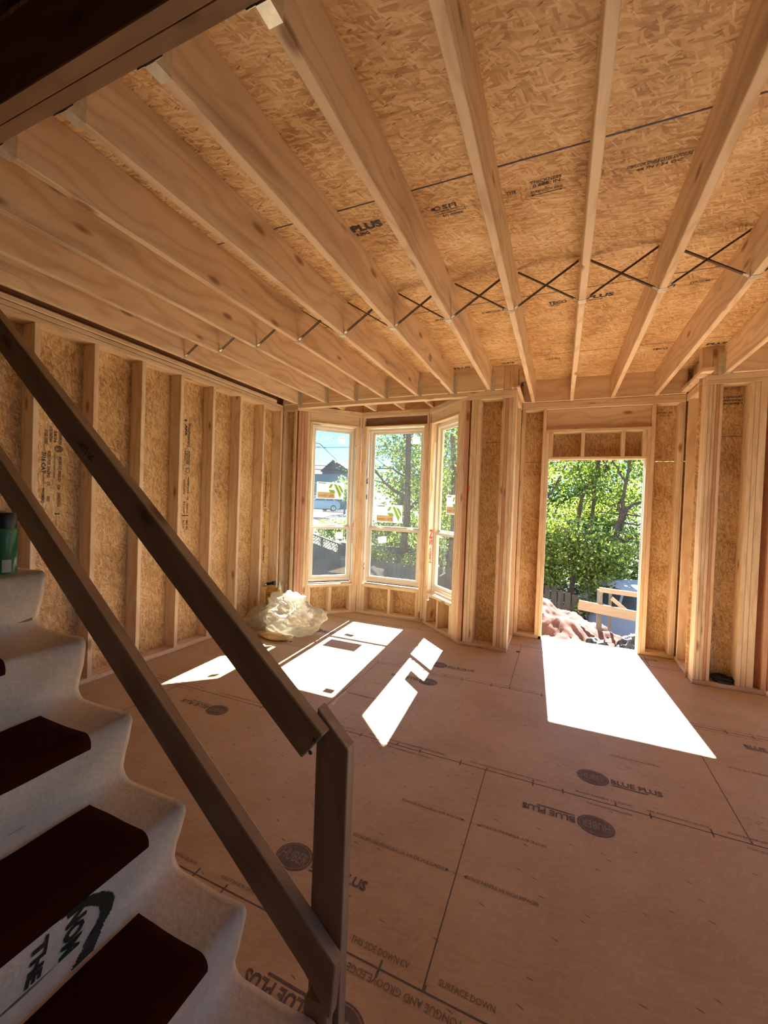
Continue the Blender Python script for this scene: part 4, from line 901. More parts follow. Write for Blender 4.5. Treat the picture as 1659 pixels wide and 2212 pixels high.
mk.build('emblem', DGREY, yp, Matrix.Translation((-3.33, 4.30, 0.312)) @ ypm @ face((0, -0.0505, 0), (1, 0, 0), (0, 0, 1), 0.002))
bm = bmesh.new(); M = Matrix.Translation((-3.42, 4.24, 0.452)) @ Matrix.Rotation(math.radians(78), 4, 'Y') @ Matrix.Rotation(0.0, 4, 'X')
add_lathe(bm, [(0.020, 0.04), (0.020, 0.13), (0.026, 0.135), (0.026, 0.17), (0.022, 0.172)], 20, M)
fl = bm_obj('flashlight', bm, BLACK, None, None, True); tag(fl, 'black cylindrical flashlight with shiny head lying on top of the yellow pack', 'flashlight')
bm = bmesh.new(); add_lathe(bm, [(0.030, -0.002), (0.034, 0.002), (0.026, 0.045), (0.018, 0.05)], 20, M); bm_obj('flashlight_head', bm, CHROME, fl, None, True)
bo = empty('squeeze_bottle', (-3.215, 4.28, 0.211)); tag(bo, 'yellow bottle with a white pointed top beside the yellow pack', 'bottle')
M = Matrix.Translation((-3.215, 4.28, 0.211))
bm = bmesh.new(); add_lathe(bm, [(0.034, 0), (0.037, 0.005), (0.036, 0.15), (0.028, 0.19)], 20, M); bm_obj('bottle_body', bm, YEL, bo, None, True)
bm = bmesh.new(); add_lathe(bm, [(0.027, 0.19), (0.024, 0.22), (0.008, 0.285), (0.005, 0.29)], 16, M); bm_obj('bottle_top', bm, STK, bo, None, True)
mk = Mark(); mk.oval(0, 0, 0.018, 0.030); mk.build('bottle_label', STK, bo, face((-3.205, 4.244, 0.30), (1, 0.1, 0), (0, 0, 1), 0.003))
# black coil on the plate right of the doorway
cr = bmesh.new()
pts = []
for i in range(150):
    a = i*0.28; r = 0.052+0.012*math.sin(i*0.37); pts.append((1.40+r*math.cos(a)*1.30, 4.600+r*math.sin(a)*0.75, 0.047+0.045*i/150+0.006*math.sin(i*0.9)))
add_tube(cr, pts, 0.0085, 8)
o = bm_obj('black_cable_coil', cr, BLK2, None, None, True); tag(o, 'small coil of black cable on the bottom plate right of the doorway', 'cable')
# small dark crumb by the left pier and by the bag
def crumb(x, y, s, lab, m=DGREY):
    bm = bmesh.new(); bmesh.ops.create_icosphere(bm, subdivisions=2, radius=s)
    for v in bm.verts: v.co *= 1+0.5*noise.noise(v.co*60+Vector((x, y, 0))); v.co.z = max(v.co.z*0.5, -0.0)+0.001
    o = bm_obj('debris_scrap', bm, m, None, Matrix.Translation((x, y, 0))); tag(o, lab, 'debris')
crumb(-0.35, 4.62, 0.02, 'small dark brown scrap on the floor beside the left doorway pier', plain('brown_scrap', (0.12, 0.05, 0.03), 0.8))
crumb(-2.62, 3.72, 0.014, 'tiny black scrap on the floor in front of the plastic bag')

# ================================================================ OUTSIDE
def smooth(a, b, x): t = min(max((x-a)/(b-a), 0), 1); return t*t*(3-2*t)
def ground_z(x, y):
    z = -1.9
    z = z + (-0.45)*smooth(10, 14, y)*smooth(-2, 2, x)                 # falls away behind the doorway side
    rise = smooth(17, 34, y)*smooth(-2.5, -9, x)                        # rises to the road on the left
    z += rise*2.45
    z += 0.35*smooth(14, 8, y)*smooth(-3, -9, x)
    z += 0.05*noise.noise(Vector((x*0.7, y*0.7, 0)))
    return z
bm = bmesh.new(); NXg, NYg = 120, 110; g = []
for i in range(NXg+1):
    row = []
    for j in range(NYg+1):
        x = -70+105*(i/NXg); y = 5.6+84*(j/NYg)**1.5; row.append(bm.verts.new((x, y, ground_z(x, y))))
    g.append(row)
for i in range(NXg):
    for j in range(NYg): bm.faces.new((g[i][j], g[i+1][j], g[i+1][j+1], g[i][j+1]))
yard = bm_obj('yard_ground', bm, GROUND, None, None, True); tag(yard, kind='structure')
# foundation wall below the floor, so the house stands on the ground
fo = empty('foundation_wall', (0, 5, -1)); tag(fo, kind='structure')
CONC = plain('concrete', (0.42, 0.41, 0.39), 0.9, var=0.15)
slab(-3.58, 4.34, -2.69, 4.66, -2.3, -0.03, 'foundation_block', CONC, fo); slab(-0.58, 1.29, 4.66, 5.33, -2.3, -0.03, 'foundation_block', CONC, fo)
# road and driveway
bm = bmesh.new(); P = []
for i in range(25):
    for j in range(9):
        x = -60+52*i/24; y = 27+19*j/8; P.append(bm.verts.new((x, y, ground_z(x, y)+0.04)))
for i in range(24):
    for j in range(8): a = i*9+j; bm.faces.new((P[a], P[a+9], P[a+10], P[a+1]))
rd = bm_obj('road', bm, ROAD, None, None, True); tag(rd, kind='structure')
for i, (x0, y0, x1, y1) in enumerate(((-19.5, 29.5, -17.2, 29.2), (-20.5, 33.5, -18.0, 34.6))):
    bm = bmesh.new(); add_tube(bm, [(x0, y0, ground_z(x0, y0)+0.10), ((x0+x1)/2, (y0+y1)/2, ground_z(x0, y0)+0.12), (x1, y1, ground_z(x1, y1)+0.10)], 0.05, 6)
    tag(bm_obj('utility_marking', bm, PINK), ('short', 'long')[i]+' pink paint mark on the road beyond the left bay window', 'marking')
# dirt mound
bm = bmesh.new(); rows = []
for i in range(151):
    row = []
    for j in range(121):
        u = i/150; v = j/120; x = -3.2+5.2*u; y = 6.0+4.6*v
        hgt = 1.9*max(0.0, 1-math.hypot((x+0.9)/1.9, (y-8.6)/1.35)/2.0)**0.8; hgt *= smooth(2.0, 1.5, max(abs((x+0.6)/1.3), abs(y-8.3)/1.15))
        hgt += 0.30*smooth(1.3, 0.0, math.hypot((x-0.5)/1.0, (y-10.0)/0.9))
        hgt += 0.16*noise.noise(Vector((x*2.3, y*2.3, 5)))*min(1, hgt*2) + 0.06*noise.noise(Vector((x*7, y*7, 1))) + 0.035*noise.noise(Vector((x*17, y*17, 3)))
        row.append(bm.verts.new((x, y, ground_z(x, y)+hgt-0.03)))
    rows.append(row)
for r0, r1 in zip(rows, rows[1:]):
    for a, b, c, d in zip(r0, r0[1:], r1[1:], r1): bm.faces.new((a, c and b, c, d)) if False else bm.faces.new((a, d, c, b))
tag(bm_obj('dirt_mound', bm, DIRT, None, None, True), 'mound of red excavated dirt just outside the open doorway', 'dirt')
def plank(name, a, b, w, t, m, lab, cat, parent=None, vert=True):
    a = Vector(a); b = Vector(b); d = (b-a); L = d.length; u = d.normalized()
    wv = Vector((0, 0, 1)) if vert else u.cross(Vector((0, 0, 1))).normalized()
    wv = (wv-u*wv.dot(u)).normalized(); zc = u.cross(wv); c = (a+b)/2
    o = link(name, box_mesh(L, w, t, 0.003, m), None, parent, Matrix(((u.x, wv.x, zc.x, c.x), (u.y, wv.y, zc.y, c.y), (u.z, wv.z, zc.z, c.z), (0, 0, 0, 1))))
    if lab: tag(o, lab, cat)
    return o
plank('scrap_board', (-0.30, 10.1, -0.66), (0.46, 10.0, -0.93), 0.10, 0.03, OUTW, 'pale board lying on the dirt beside the fence outside the doorway', 'board', None, False)
# fence beyond the doorway
def fence(name, pts, h, lab, m, pw=0.14, gap=0.008, lattice=False, rails=(0.25, 0.9)):
    f = empty(name, (*pts[0][:2], pts[0][2]-h)); tag(f, lab, 'fence'); n = 0
    for (xa, ya, za), (xb, yb, zb) in zip(pts, pts[1:]):
        L = math.hypot(xb-xa, yb-ya); k = max(1, int(L/(pw+gap))); Fd = Fr((xa, ya), (xb-xa, yb-ya), (-(yb-ya), xb-xa))
        for i in range(k):
            s = i*L/k; z = za+(zb-za)*(i+.5)/k; hh = h-(0.38 if lattice else 0) ; top = z-(0.38 if lattice else 0)
            fb(Fd, s, s+pw, 0, 0.018, top-hh, top-0.006*(i % 3), 'picket', m, f, 0.003)
        for r in rails + ((1.0,) if False else ()):
            top = min(za, zb)-(0.38 if lattice else 0)
            fb(Fd, 0, L, 0.019, 0.055, za-h+h*r*0.80-0.03, za-h+h*r*0.80+0.05, 'fence_rail', m, f, 0.003) if abs(za-zb) < 0.15 else plank('fence_rail', Fd.p(0, 0.037, za-h+h*r*0.8), Fd.p(L, 0.037, zb-h+h*r*0.8), 0.09, 0.036, m, None, None, f)
        if lattice:
            bmL = bmesh.new(); q = int(L/0.13)
            for i in range(-3, q+1):
                for sgn in (1, -1):
                    s0 = i*0.13; s1 = s0+0.34; a0, a1 = (0.02, 0.36) if sgn > 0 else (0.36, 0.02)
                    s0c, s1c = max(s0, 0), min(s1, L)
                    if s1c <= s0c: continue
                    zz = lambda s: za+(zb-za)*s/L-0.38+a0+(a1-a0)*(s-s0)/0.34
                    p0, p1 = Fd.p(s0c, 0.01*sgn, zz(s0c)), Fd.p(s1c, 0.01*sgn, zz(s1c)); add_tube(bmL, [p0, p1], 0.012, 4)
            bm_obj('lattice', bmL, m, f); plank('fence_cap', Fd.p(0, 0, za+0.0), Fd.p(L, 0, zb+0.0), 0.06, 0.05, m, None, None, f)
            for s in (0, L/2, L): zt_ = za+(zb-za)*s/L; fb(Fd, s-0.045, s+0.045, 0.03, 0.12, zt_-h, zt_+0.05, 'fence_post', m, f, 0.004)
    return f
fence('wooden_fence', [(-3.0, 13.2, -0.50), (-0.32, 13.0, -0.64), (1.15, 12.9, -1.0), (2.2, 12.8, -1.05)], 1.75, 'weathered wooden picket fence overgrown with vines behind the dirt mound', GREYW, 0.15, 0.03)
fence('lattice_fence', [(-11.6, 16.0, 0.42), (-8.0, 16.0, -0.52)], 1.95, 'grey wooden fence with a lattice top beyond the left bay window', GREYW, 0.12, 0.003, True)
fence('grey_fence', [(-8.0, 14.6, -0.62), (-3.2, 14.2, -0.66)], 1.6, 'low grey board fence beyond the middle bay window', GREYW, 0.17, 0.004)
rw_ = empty('retaining_wall', (-6, 16.2, -0.9)); tag(rw_, 'long grey timber retaining wall behind the low fence and below the trees', 'retaining wall')
for i in range(4): fb(WORLD, -9.0, -2.4, 16.0+0.02*i, 16.2, -1.9+0.42*i, -1.49+0.42*i, 'wall_timber', GREYW, rw_, 0.01)
# guard rail outside the doorway
gr = empty('guard_rail', (0.8, 9.0, -1.2)); tag(gr, 'rough guard rail of upright posts and planks outside the right side of the doorway', 'guard rail')
plank('post', (0.80, 9.0, -2.0), (0.775, 9.0, 0.03), 0.11, 0.09, GREYW, None, None, gr, False); plank('post', (0.99, 9.15, -1.95), (0.97, 9.15, 0.02), 0.06, 0.05, GREYW, None, None, gr, False)
plank('plank', (0.405, 8.85, -0.28), (2.1, 8.95, -0.46), 0.185, 0.038, OUTW, None, None, gr); plank('top_rail', (0.76, 8.96, 0.035), (2.1, 9.0, -0.03), 0.09, 0.038, OUTW, None, None, gr)
plank('brace', (0.98, 9.05, -0.12), (1.32, 9.05, -0.40), 0.07, 0.035, OUTW, None, None, gr); plank('kicker', (0.86, 8.9, -0.85), (1.02, 8.9, -1.18), 0.09, 0.03, OUTW, None, None, gr); plank('kicker', (0.90, 8.85, -1.15), (1.22, 8.85, -1.22), 0.10, 0.03, OUTW, None, None, gr)
# black sheeting
for i, (cx, cy, rx, ry, rz, lab) in enumerate(((0.66, 8.2, 0.26, 0.25, 0.24, 'crumpled black silt sheeting left of the guard rail post'), (1.28, 8.1, 0.33, 0.28, 0.36, 'crumpled black silt sheeting right of the guard rail post'))):
    bm = bmesh.new(); bmesh.ops.create_icosphere(bm, subdivisions=5, radius=1)
    for v in bm.verts:
        d = v.co.copy(); r = 1+0.25*noise.noise(d*1.5+Vector((i*4, 0, 0)))+0.20*(1-2.4*abs(noise.noise(d*3+Vector((i*9, 1, 0)))))
        v.co = Vector((d.x*rx*r, d.y*ry*r, max(d.z, -0.2)*rz*r))
    tag(bm_obj('black_sheeting', bm, BLK2, None, Matrix.Translation((cx, cy, -0.98)), True), lab, 'sheeting')
# vehicles
def vehicle(name, lab, cat, prof_, width, win, wheels, paint, mw, rw=0.34, extra=None, taper=0.12, beltz=0.95):
    root = empty(name, mw.translation); tag(root, lab, cat)
    bm = bmesh.new(); sides = []
    ys_ = [-0.5, -0.42, 0.42, 0.5]
    for yy in ys_:
        row = []
        for x, z in prof_:
            inset = 1.0 - (taper*max(0, (z-beltz))/0.6 if z > beltz else 0)
            shrink = 0.965 if abs(yy) == 0.5 else 1.0; zc = 0.7
            row.append(bm.verts.new((x*(1 if shrink == 1 else 0.985), yy*width*inset, zc+(z-zc)*shrink)))
        sides.append(row)
    n = len(prof_)
    for a, b in zip(sides, sides[1:]):
        for i in range(n): j = (i+1) % n; bm.faces.new((a[i], a[j], b[j], b[i]))
    bm.faces.new(sides[0][::-1]); bm.faces.new(sides[-1]); bmesh.ops.recalc_face_normals(bm, faces=bm.faces)
    bm_obj('body', bm, paint, root, mw)
    for w in win:   # window polygons on the side (x,z) lists, mirrored
        for sy in (-1, 1):
            bmw = bmesh.new(); f = add_poly(bmw, [(x, sy*width*0.5*(1-(taper*max(0, z-beltz)/0.6))+sy*0.012, z) for x, z in w]); 
            bm_obj('side_window', bmw, CGLASS, root, mw)
    if extra:
        for nm, pts, m in extra: bmw = bmesh.new(); add_poly(bmw, pts); bm_obj(nm, bmw, m, root, mw)
    for x in wheels:
        for sy in (-1, 1):
            bmw = bmesh.new(); M = Matrix.Translation((x, sy*(width*0.5-0.10), rw)) @ Matrix.Rotation(math.radians(90*-sy), 4, 'X')
            add_lathe(bmw, [(rw*0.9, -0.10), (rw, -0.07), (rw, 0.09), (rw*0.9, 0.115)], 24, M); wo_ = bm_obj('wheel', bmw, TYRE, root, mw, True)
            bmw = bmesh.new(); add_lathe(bmw, [(rw*0.62, 0.10), (rw*0.58, 0.125), (rw*0.2, 0.11), (rw*0.1, 0.13)], 16, M); bm_obj('rim', bmw, CHROME, wo_, mw)
    return root
carprof = [(-2.25, 0.42), (-2.28, 0.75), (-2.15, 1.05), (-1.75, 1.12), (-1.35, 1.52), (-0.6, 1.66), (0.35, 1.62), (1.05, 1.12), (1.9, 0.98), (2.25, 0.78), (2.30, 0.45), (2.15, 0.28), (-2.1, 0.28)]
cx, cy = -23.6, 37.5; cz = ground_z(cx, cy)+0.05
vehicle('parked_car', 'silver parked sport utility car seen from the front beyond the left bay window', 'car', carprof, 1.85,
        [[(-1.45, 1.13), (-1.2, 1.50), (-0.55, 1.58), (-0.5, 1.13)], [(-0.42, 1.13), (-0.47, 1.58), (0.28, 1.55), (0.85, 1.13)]], (-1.4, 1.4), CARP,
        Matrix.Translation((cx, cy, cz)) @ Matrix.Rotation(math.radians(-118), 4, 'Z'), 0.36,
        [('windscreen', [(0.42, -0.72, 1.60), (1.04, -0.80, 1.14), (1.04, 0.80, 1.14), (0.42, 0.72, 1.60)][::-1], CGLASS), ('grille', [(2.312, -0.45, 0.58), (2.30, 0.45, 0.58), (2.285, 0.45, 0.74), (2.285, -0.45, 0.74)], DGREY),
         ('headlight', [(2.27, -0.85, 0.70), (2.27, -0.55, 0.70), (2.24, -0.55, 0.84), (2.22, -0.85, 0.84)], CHROME), ('headlight', [(2.27, 0.55, 0.70), (2.27, 0.85, 0.70), (2.22, 0.85, 0.84), (2.24, 0.55, 0.84)], CHROME)])
vanprof = [(-2.4, 0.45), (-2.45, 1.1), (-2.35, 1.65), (-2.1, 1.86), (1.0, 1.86), (1.5, 1.75), (2.0, 1.2), (2.6, 1.05), (2.75, 0.8), (2.75, 0.42), (-2.3, 0.35)]
vx, vy = 2.35, 12.0; vz = -2.12
M = Matrix.Translation((vx, vy, vz)) @ Matrix.Rotation(math.radians(118), 4, 'Z')
vehicle('pickup_van', 'pale blue and white van parked behind the guard rail outside the doorway', 'van', vanprof, 1.9,
        [[(-2.1, 1.25), (-2.0, 1.70), (-0.9, 1.72), (-0.9, 1.25)], [(-0.75, 1.25), (-0.75, 1.72), (0.2, 1.72), (0.2, 1.25)], [(0.3, 1.25), (0.3, 1.72), (0.95, 1.70), (1.6, 1.25)]], (-1.6, 1.75), TRUCKP, M, 0.38,
        [('rear_window', [(-2.44, -0.72, 1.20), (-2.44, 0.72, 1.20), (-2.37, 0.66, 1.62), (-2.37, -0.66, 1.62)], CGLASS), ('bumper', [(-2.47, -0.9, 0.42), (-2.47, 0.9, 0.42), (-2.47, 0.9, 0.62), (-2.47, -0.9, 0.62)], DGREY),
         ('tail_light', [(-2.455, 0.74, 0.95), (-2.455, 0.90, 0.95), (-2.45, 0.90, 1.2), (-2.45, 0.74, 1.2)], STK)], 0.16, 1.0)
cx, cy = 4.6, 18.5
vehicle('parked_car', 'light grey car half hidden by leaves behind the van', 'car', carprof, 1.85, [[(-1.45, 1.13), (-1.2, 1.50), (-0.55, 1.58), (-0.5, 1.13)], [(-0.42, 1.13), (-0.47, 1.58), (0.28, 1.55), (0.85, 1.13)]], (-1.4, 1.4), CARP,
        Matrix.Translation((cx, cy, ground_z(cx, cy)+0.35)) @ Matrix.Rotation(math.radians(185), 4, 'Z'), 0.36)
# grey house
hs = empty('neighbour_house', (-37, 58, 1)); tag(hs, 'grey gabled house across the road beyond the left bay window', 'house')
HB = Matrix.Translation((-31.9, 55, 0)) @ Matrix.Rotation(math.radians(8), 4, 'Z')
bm = bmesh.new(); add_box(bm, -1.9, 2.9, 0, 9, 0.2, 6.4); vs_ = [bm.verts.new(p) for p in ((-1.9, 0, 6.4), (2.9, 0, 6.4), (0, 0, 7.9), (-1.9, 9, 6.4), (2.9, 9, 6.4), (0, 9, 7.9))]
bm.faces.new((vs_[0], vs_[1], vs_[2])); bm.faces.new((vs_[3], vs_[5], vs_[4])); bm_obj('wall', bm, SIDING, hs, HB)
bm = bmesh.new(); add_box(bm, -14, -1.9, 0.9, 9, 0.2, 6.0); bm_obj('wall', bm, SIDING, hs, HB)
bm = bmesh.new()
for sx, ex, ez in ((-1, 2.05, 6.25), (1, 3.1, 6.2)): add_poly(bm, [(0, -0.25, 8.0), (sx*ex, -0.25, ez), (sx*ex, 9.3, ez), (0, 9.3, 8.0)])
bm_obj('roof', bm, SHINGLE, hs, HB).modifiers.new('thickness', 'SOLIDIFY').thickness = 0.12
bm = bmesh.new(); add_poly(bm, [(-14.4, 0.4, 5.9), (-0.6, 0.4, 5.9), (-0.1, 3.4, 7.95), (-14.4, 3.4, 7.95)]); add_poly(bm, [(-14.4, 3.4, 7.95), (-0.2, 3.4, 7.95), (-0.2, 9.4, 5.3), (-14.4, 9.4, 5.3)])
bm_obj('roof', bm, SHINGLE, hs, HB).modifiers.new('thickness', 'SOLIDIFY').thickness = 0.12
for x0 in (-3.6, -6.4):
    bm = bmesh.new(); add_box(bm, x0, x0+0.9, 0.84, 0.9, 2.9, 4.6); wdw = bm_obj('window', bm, VINYL, hs, HB); bm = bmesh.new(); add_box(bm, x0+0.08, x0+0.82, 0.82, 0.85, 3.0, 4.5); bm_obj('pane', bm, CGLASS, wdw, HB)
# overhead wires
for i, (z0, z1, y, sag) in enumerate(((5.35, 4.55, 30, 0.25), (6.9, 6.6, 31, 0.3), (5.9, 5.75, 40, 0.2))):
    bm = bmesh.new(); add_tube(bm, [(-34+30*t/12, y, z0+(z1-z0)*t/12*2.0-sag*math.sin(math.pi*t/12)) for t in range(13)], 0.028, 6)
    tag(bm_obj('overhead_wire', bm, BLACK), ('sagging black overhead wire crossing the sky in the left bay window', 'upper thin wire crossing the sky in the left bay window', 'faint wire just above the grey house roof')[i], 'wire')

for i, x in enumerate((-34.0, -3.6)):
    bm = bmesh.new(); add_tube(bm, [(x, 30.6, -3.0), (x, 30.6, 9.0)], [0.16, 0.11], 10); add_box(bm, x-0.06, x+0.06, 29.6, 40.2 if i == 9 else 31.6, 6.4, 6.55)
    tag(bm_obj('utility_pole', bm, BARK), ('wooden utility pole far left carrying the wires', 'wooden utility pole hidden behind the trees')[i], 'pole')
# ---- trees
def leaves(bm, c, rad, n, size, rng, shell=0.35):
    for _ in range(n):
        while True:
            p = Vector((rng.uniform(-1, 1), rng.uniform(-1, 1), rng.uniform(-1, 1)))
            if shell < p.length < 1: break
        p = Vector((c[0]+p.x*rad[0], c[1]+p.y*rad[1], c[2]+p.z*rad[2])); s = size*rng.uniform(0.6, 1.3)
        a = Vector((rng.gauss(0, 1), rng.gauss(0, 1), rng.gauss(0, 1))).normalized(); b = a.orthogonal().normalized(); b.rotate(Matrix.Rotation(rng.random()*6.28, 3, a)); q = a.cross(b)
        w = [bm.verts.new(p+b*s), bm.verts.new(p+q*s*0.45+a*s*0.12), bm.verts.new(p-b*s*0.8), bm.verts.new(p-q*s*0.45+a*s*0.12)]
        bm.faces.new(w)
def tree(name, lab, base, trunk, limbs, clumps, leafm, size, seed, cat='tree', group=None):
    rng = random.Random(seed); e = empty(name, base); tag(e, lab, cat, group)
    bm = bmesh.new()
    for pts, r0, r1 in [trunk]+limbs:
        P = []
        for a, b in zip(pts, pts[1:]):
            for q in range(4): t = q/4; P.append(Vector(a).lerp(Vector(b), t)+Vector((rng.uniform(-1, 1), rng.uniform(-1, 1), 0))*0.04)
        P.append(Vector(pts[-1])); add_tube(bm, P, [r0+(r1-r0)*i/(len(P)-1) for i in range(len(P))], 8)
        for _ in range(3 if len(limbs) else 0):
            i = rng.randrange(len(P)//2, len(P)); d = Vector((rng.uniform(-1, 1), rng.uniform(-.6, .6), rng.uniform(-.1, .9))); add_tube(bm, [P[i], P[i]+d*0.6, P[i]+d*1.3+Vector((0, 0, .15))], [r1, r1*0.7, r1*0.25], 6)
    bm_obj('trunk', bm, BARK, e)
    bm = bmesh.new()
    for c, rad, n in clumps: leaves(bm, c, rad, n, size, rng)
    bm_obj('foliage', bm, leafm, e)
    return e
rg = random.Random(11)
def clumps(x0, x1, y0, y1, z0, z1, k, r, n, rng=rg): return [((rng.uniform(x0, x1), rng.uniform(y0, y1), rng.uniform(z0, z1)), (r*rng.uniform(.7, 1.3), r*rng.uniform(.7, 1.3), r*rng.uniform(.5, .9)), n) for _ in range(k)]
G_ = 'trees beyond the house'
tree('leafy_tree', 'dark forked tree right of centre beyond the doorway', (1.55, 16, -2.4), ([(1.55, 16, -2.4), (1.62, 16, -0.3), (1.72, 16, 0.65), (1.93, 16, 1.55)], 0.13, 0.085),
     [([(1.93, 16, 1.55), (1.95, 16, 2.3), (2.13, 16, 3.85)], 0.07, 0.04), ([(1.93, 16, 1.55), (2.2, 15.95, 1.8), (2.5, 15.9, 1.95), (3.4, 15.8, 2.2)], 0.07, 0.03), ([(1.92, 16, 1.5), (1.5, 15.9, 1.52), (0.9, 15.8, 1.55)], 0.03, 0.012), ([(1.94, 16, 1.5), (2.5, 15.9, 1.45), (3.2, 15.8, 1.1)], 0.035, 0.012),
      ([(1.85, 16, 1.2), (2.5, 15.9, 1.15), (3.2, 15.9, 0.8)], 0.035, 0.012), ([(1.75, 16, 0.7), (2.5, 15.9, 0.55), (3.2, 15.9, 0.4)], 0.03, 0.012), ([(1.97, 16, 2.6), (1.6, 15.95, 3.2), (1.3, 15.9, 4.0)], 0.04, 0.015)],
     clumps(0.6, 4.4, 16.4, 18.2, 2.4, 5.4, 26, 0.8, 200)+clumps(1.2, 4.6, 16.5, 18, 0.0, 2.6, 16, 0.6, 150)+clumps(0.8, 3.6, 15.3, 15.7, 1.6, 4.6, 9, 0.45, 40), LEAFD, 0.075, 1, 'tree', G_)
tree('leafy_tree', 'slim leaning tree left of centre beyond the doorway', (0.55, 18, -2.4), ([(0.55, 18, -2.4), (0.6, 18, 0.2), (0.68, 18, 1.55), (0.92, 18, 2.55), (1.65, 18, 3.2)], 0.10, 0.05),
     [([(0.9, 18, 2.4), (0.6, 18, 3.2), (0.5, 18, 4.3)], 0.05, 0.02), ([(1.3, 18, 2.9), (1.35, 18, 3.8), (1.2, 18, 5.0)], 0.05, 0.03), ([(1.15, 18, -1.5), (1.18, 18.1, 2.0), (1.3, 18, 4.6)], 0.09, 0.05)],
     clumps(-1.4, 3.0, 18.4, 20, 0.6, 5.8, 36, 0.8, 220)+clumps(-1.0, 2.4, 17.2, 17.7, 1.4, 5.2, 9, 0.45, 45), LEAFY, 0.08, 2, 'tree', G_)
tree('leafy_tree', 'bright yellow-green tree filling the left of the doorway view', (-1.4, 16.5, -2.3), ([(-1.4, 16.5, -2.3), (-1.2, 16.5, 1), (-0.9, 16.5, 3)], 0.16, 0.08),
     [([(-1.2, 16.5, 1), (-0.3, 16.4, 2.2), (0.1, 16.4, 3.2)], 0.05, 0.02)], clumps(-2.8, 0.4, 15.6, 17.4, 0.0, 5.4, 34, 0.8, 230), LEAFY, 0.085, 3, 'tree', G_)
tree('tall_tree', 'tall tree with a thick straight trunk in the middle bay window', (-5.7, 15.6, -1.9), ([(-5.7, 15.6, -1.9), (-5.65, 15.6, 2), (-5.75, 15.6, 10.5)], 0.17, 0.08),
     [([(-5.7, 15.6, 1.8), (-6.6, 15.5, 2.4), (-7.4, 15.4, 3.4)], 0.08, 0.03), ([(-5.7, 15.6, 1.2), (-5.0, 15.5, 1.9), (-4.3, 15.5, 3.0)], 0.08, 0.03), ([(-5.7, 15.6, 2.6), (-6.3, 15.6, 3.0), (-7.0, 15.6, 3.0)], 0.05, 0.02)],
     clumps(-7.4, -3.6, 16, 18, 2.2, 7.6, 44, 0.85, 190)+clumps(-7.4, -3.8, 15.6, 17.6, -0.2, 2.2, 16, 0.7, 110), LEAFY, 0.08, 4, 'tree', G_)
tree('leafy_tree', 'dull green tree behind the tall trunk in the middle bay window', (-6.9, 19, -1.7), ([(-6.9, 19, -1.7), (-7.2, 19, 1.5), (-6.9, 19, 4)], 0.22, 0.1),
     [([(-7.2, 19, 1.5), (-8.0, 19, 2.6)], 0.08, 0.03)], clumps(-8.6, -3.4, 18, 21, -0.6, 8.5, 64, 0.95, 180), LEAFD, 0.10, 5, 'tree', G_)
tree('leafy_tree', 'pale green tree seen through the right diagonal bay window', (-3.4, 14, -2), ([(-3.4, 14, -2), (-3.3, 14, 1.5), (-3.5, 14, 4)], 0.16, 0.08),
     [([(-3.3, 14, 1.5), (-2.6, 14, 2.8)], 0.05, 0.02)], clumps(-4.3, -2.4, 13.4, 15.4, 0.0, 4.6, 22, 0.65, 170), LEAFY, 0.075, 6, 'tree', G_)
# overhanging branch in the left window
tree('branch_tree', 'tree beside the left bay window with a bare drooping branch', (-13.6, 17.5, -1.2), ([(-13.6, 17.5, -1.2), (-13.3, 17.5, 3), (-12.9, 17.5, 5.5)], 0.2, 0.1),
     [([(-13.2, 17.5, 3.6), (-12.0, 17.3, 4.55), (-10.8, 17.2, 4.35), (-9.9, 17.2, 3.6), (-9.4, 17.2, 3.1)], 0.035, 0.008), ([(-12.3, 17.4, 4.4), (-11.2, 17.2, 5.0), (-10.0, 17.2, 4.9)], 0.025, 0.007), ([(-12.6, 17.4, 4.0), (-11.4, 17.2, 4.3), (-10.3, 17.2, 4.1)], 0.02, 0.006)],
     [((-11.4, 17.2, 4.9), (1.0, .3, .45), 70), ((-10.3, 17.2, 4.5), (.7, .3, .35), 45), ((-9.9, 17.2, 3.7), (.45, .2, .3), 25), ((-9.5, 17.2, 3.2), (.35, .2, .2), 16)]+clumps(-15.5, -12.4, 17, 18.5, 3.0, 6.5, 10, 0.7, 120), LEAFD, 0.05, 7, 'tree', G_)
# conifer behind the house
cf = empty('conifer', (-24.2, 46, 0.4)); tag(cf, 'dark pointed conifer right of the grey house', 'tree', G_)
bm = bmesh.new(); add_tube(bm, [(-24.2, 46, 0.3), (-24.2, 46, 7.0)], [0.2, 0.04], 8); bm_obj('trunk', bm, BARK, cf)
bm = bmesh.new(); rr = random.Random(5)
for i in range(900):
    t = rr.random(); z = 1.5+5.9*t; R_ = 1.9*(1-t)+0.08; a = rr.random()*6.283; tip = Vector((-24.2+R_*math.cos(a), 46+R_*math.sin(a), z-0.25*R_+0.35)); b0 = Vector((-24.2, 46, z)); s_ = (tip-b0).cross(Vector((0, 0, 1))).normalized()*0.09
    bm.faces.new([bm.verts.new(b0+(tip-b0)*0.15), bm.verts.new(b0+(tip-b0)*0.6+s_), bm.verts.new(tip), bm.verts.new(b0+(tip-b0)*0.6-s_)])
bm_obj('foliage', bm, LEAFS, cf)
tree('leafy_tree', 'small yellow-green tree in front of the conifer beside the grey house', (-17.9, 33, 0.3), ([(-17.9, 33, 0.2), (-17.8, 33, 2.6)], 0.12, 0.05), [], clumps(-19.0, -16.6, 32.5, 34, 1.6, 3.9, 10, 0.6, 130), LEAFY, 0.08, 8, 'tree', G_)
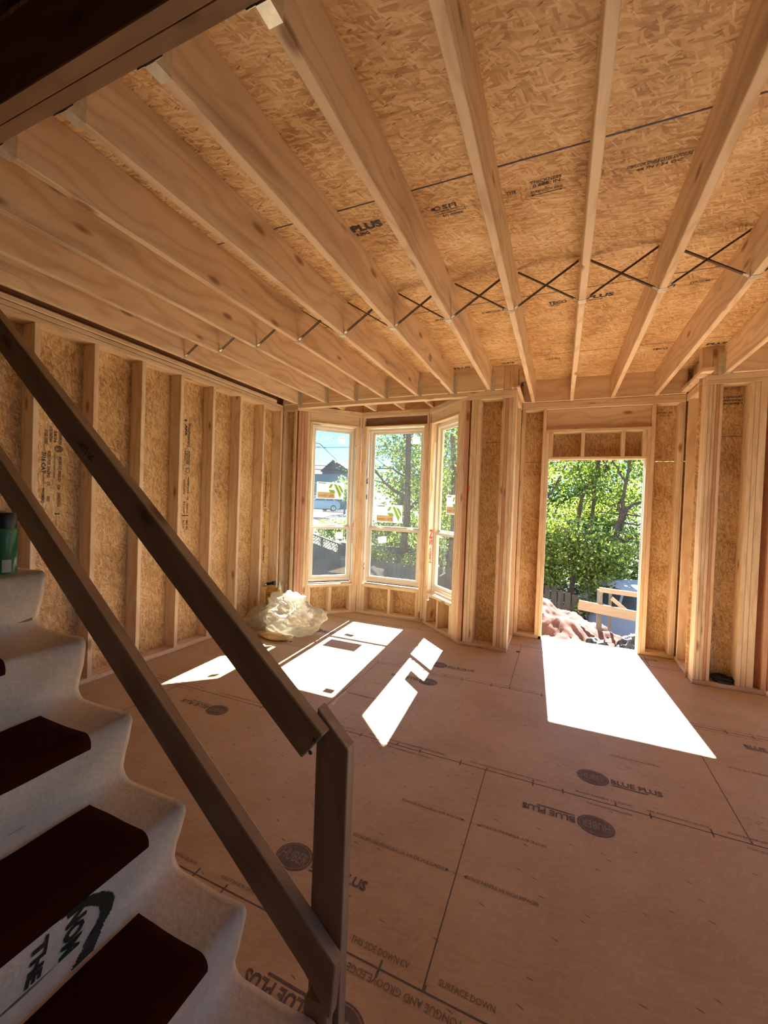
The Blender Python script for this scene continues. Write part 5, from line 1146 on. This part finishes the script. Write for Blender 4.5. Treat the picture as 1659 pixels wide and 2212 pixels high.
# shrubs over the fence and under the trees
def shrub(lab, c, k, r, n, m, size, seed, sx=1.0, sz=0.6):
    rng = random.Random(seed); e = empty('leafy_shrub', (c[0], c[1], ground_z(c[0], c[1]))); tag(e, lab, 'shrub', 'shrubs outside')
    bm = bmesh.new()
    for i in range(5):
        a = rng.uniform(-1, 1); add_tube(bm, [(c[0]+a*0.3, c[1], ground_z(c[0], c[1])-0.02), (c[0]+a*sx*0.6, c[1], c[2]), (c[0]+a*sx, c[1]+rng.uniform(-.3, .3), c[2]+sz)], [0.03, 0.02, 0.008], 5)
    bm_obj('stems', bm, BARK, e); bm = bmesh.new()
    for i in range(k): leaves(bm, (c[0]+rng.uniform(-sx, sx), c[1]+rng.uniform(-.5, .5), c[2]+rng.uniform(-sz, sz)), (r, r, r*0.8), n, size, rng, 0.2)
    bm_obj('foliage', bm, m, e)
shrub('big bushy vine hanging over the picket fence outside the doorway', (0.75, 13.35, 0.35), 22, 0.55, 240, LEAFD, 0.07, 21, 1.2, 0.85)
shrub('yellowish bush over the left part of the picket fence', (-0.7, 13.6, 0.25), 16, 0.5, 220, LEAFY, 0.07, 22, 1.0, 0.8)
shrub('vine trailing down the right end of the picket fence', (1.0, 12.75, -0.75), 8, 0.30, 120, LEAFD, 0.06, 23, 0.45, 0.45)
shrub('dense dark bush behind the van', (3.0, 15.0, -0.2), 16, 0.6, 200, LEAFD, 0.08, 24, 1.3, 0.9)
shrub('ivy spilling over the low grey fence beyond the middle bay window', (-5.4, 14.9, -0.45), 18, 0.45, 120, LEAFY, 0.06, 25, 2.0, 0.35)
shrub('dark ivy behind the lattice fence', (-9.6, 17.9, 0.1), 18, 0.6, 160, LEAFD, 0.08, 26, 2.0, 0.4)
shrub('background hedge behind the trees left of the doorway view', (-1.5, 23, 0.8), 40, 1.2, 200, LEAFD, 0.14, 27, 4.0, 3.0)
shrub('background hedge behind the trees right of the doorway view', (5.0, 23, 0.8), 40, 1.2, 200, LEAFD, 0.14, 28, 4.0, 3.0)
shrub('background hedge behind the trees in the middle bay window', (-7.4, 25, 1.5), 34, 1.2, 200, LEAFD, 0.14, 29, 3.0, 2.6)
shrub('tall background greenery filling the gaps beyond the doorway', (1.5, 26.5, 3.2), 60, 1.5, 200, LEAFD, 0.17, 30, 7.0, 3.6)
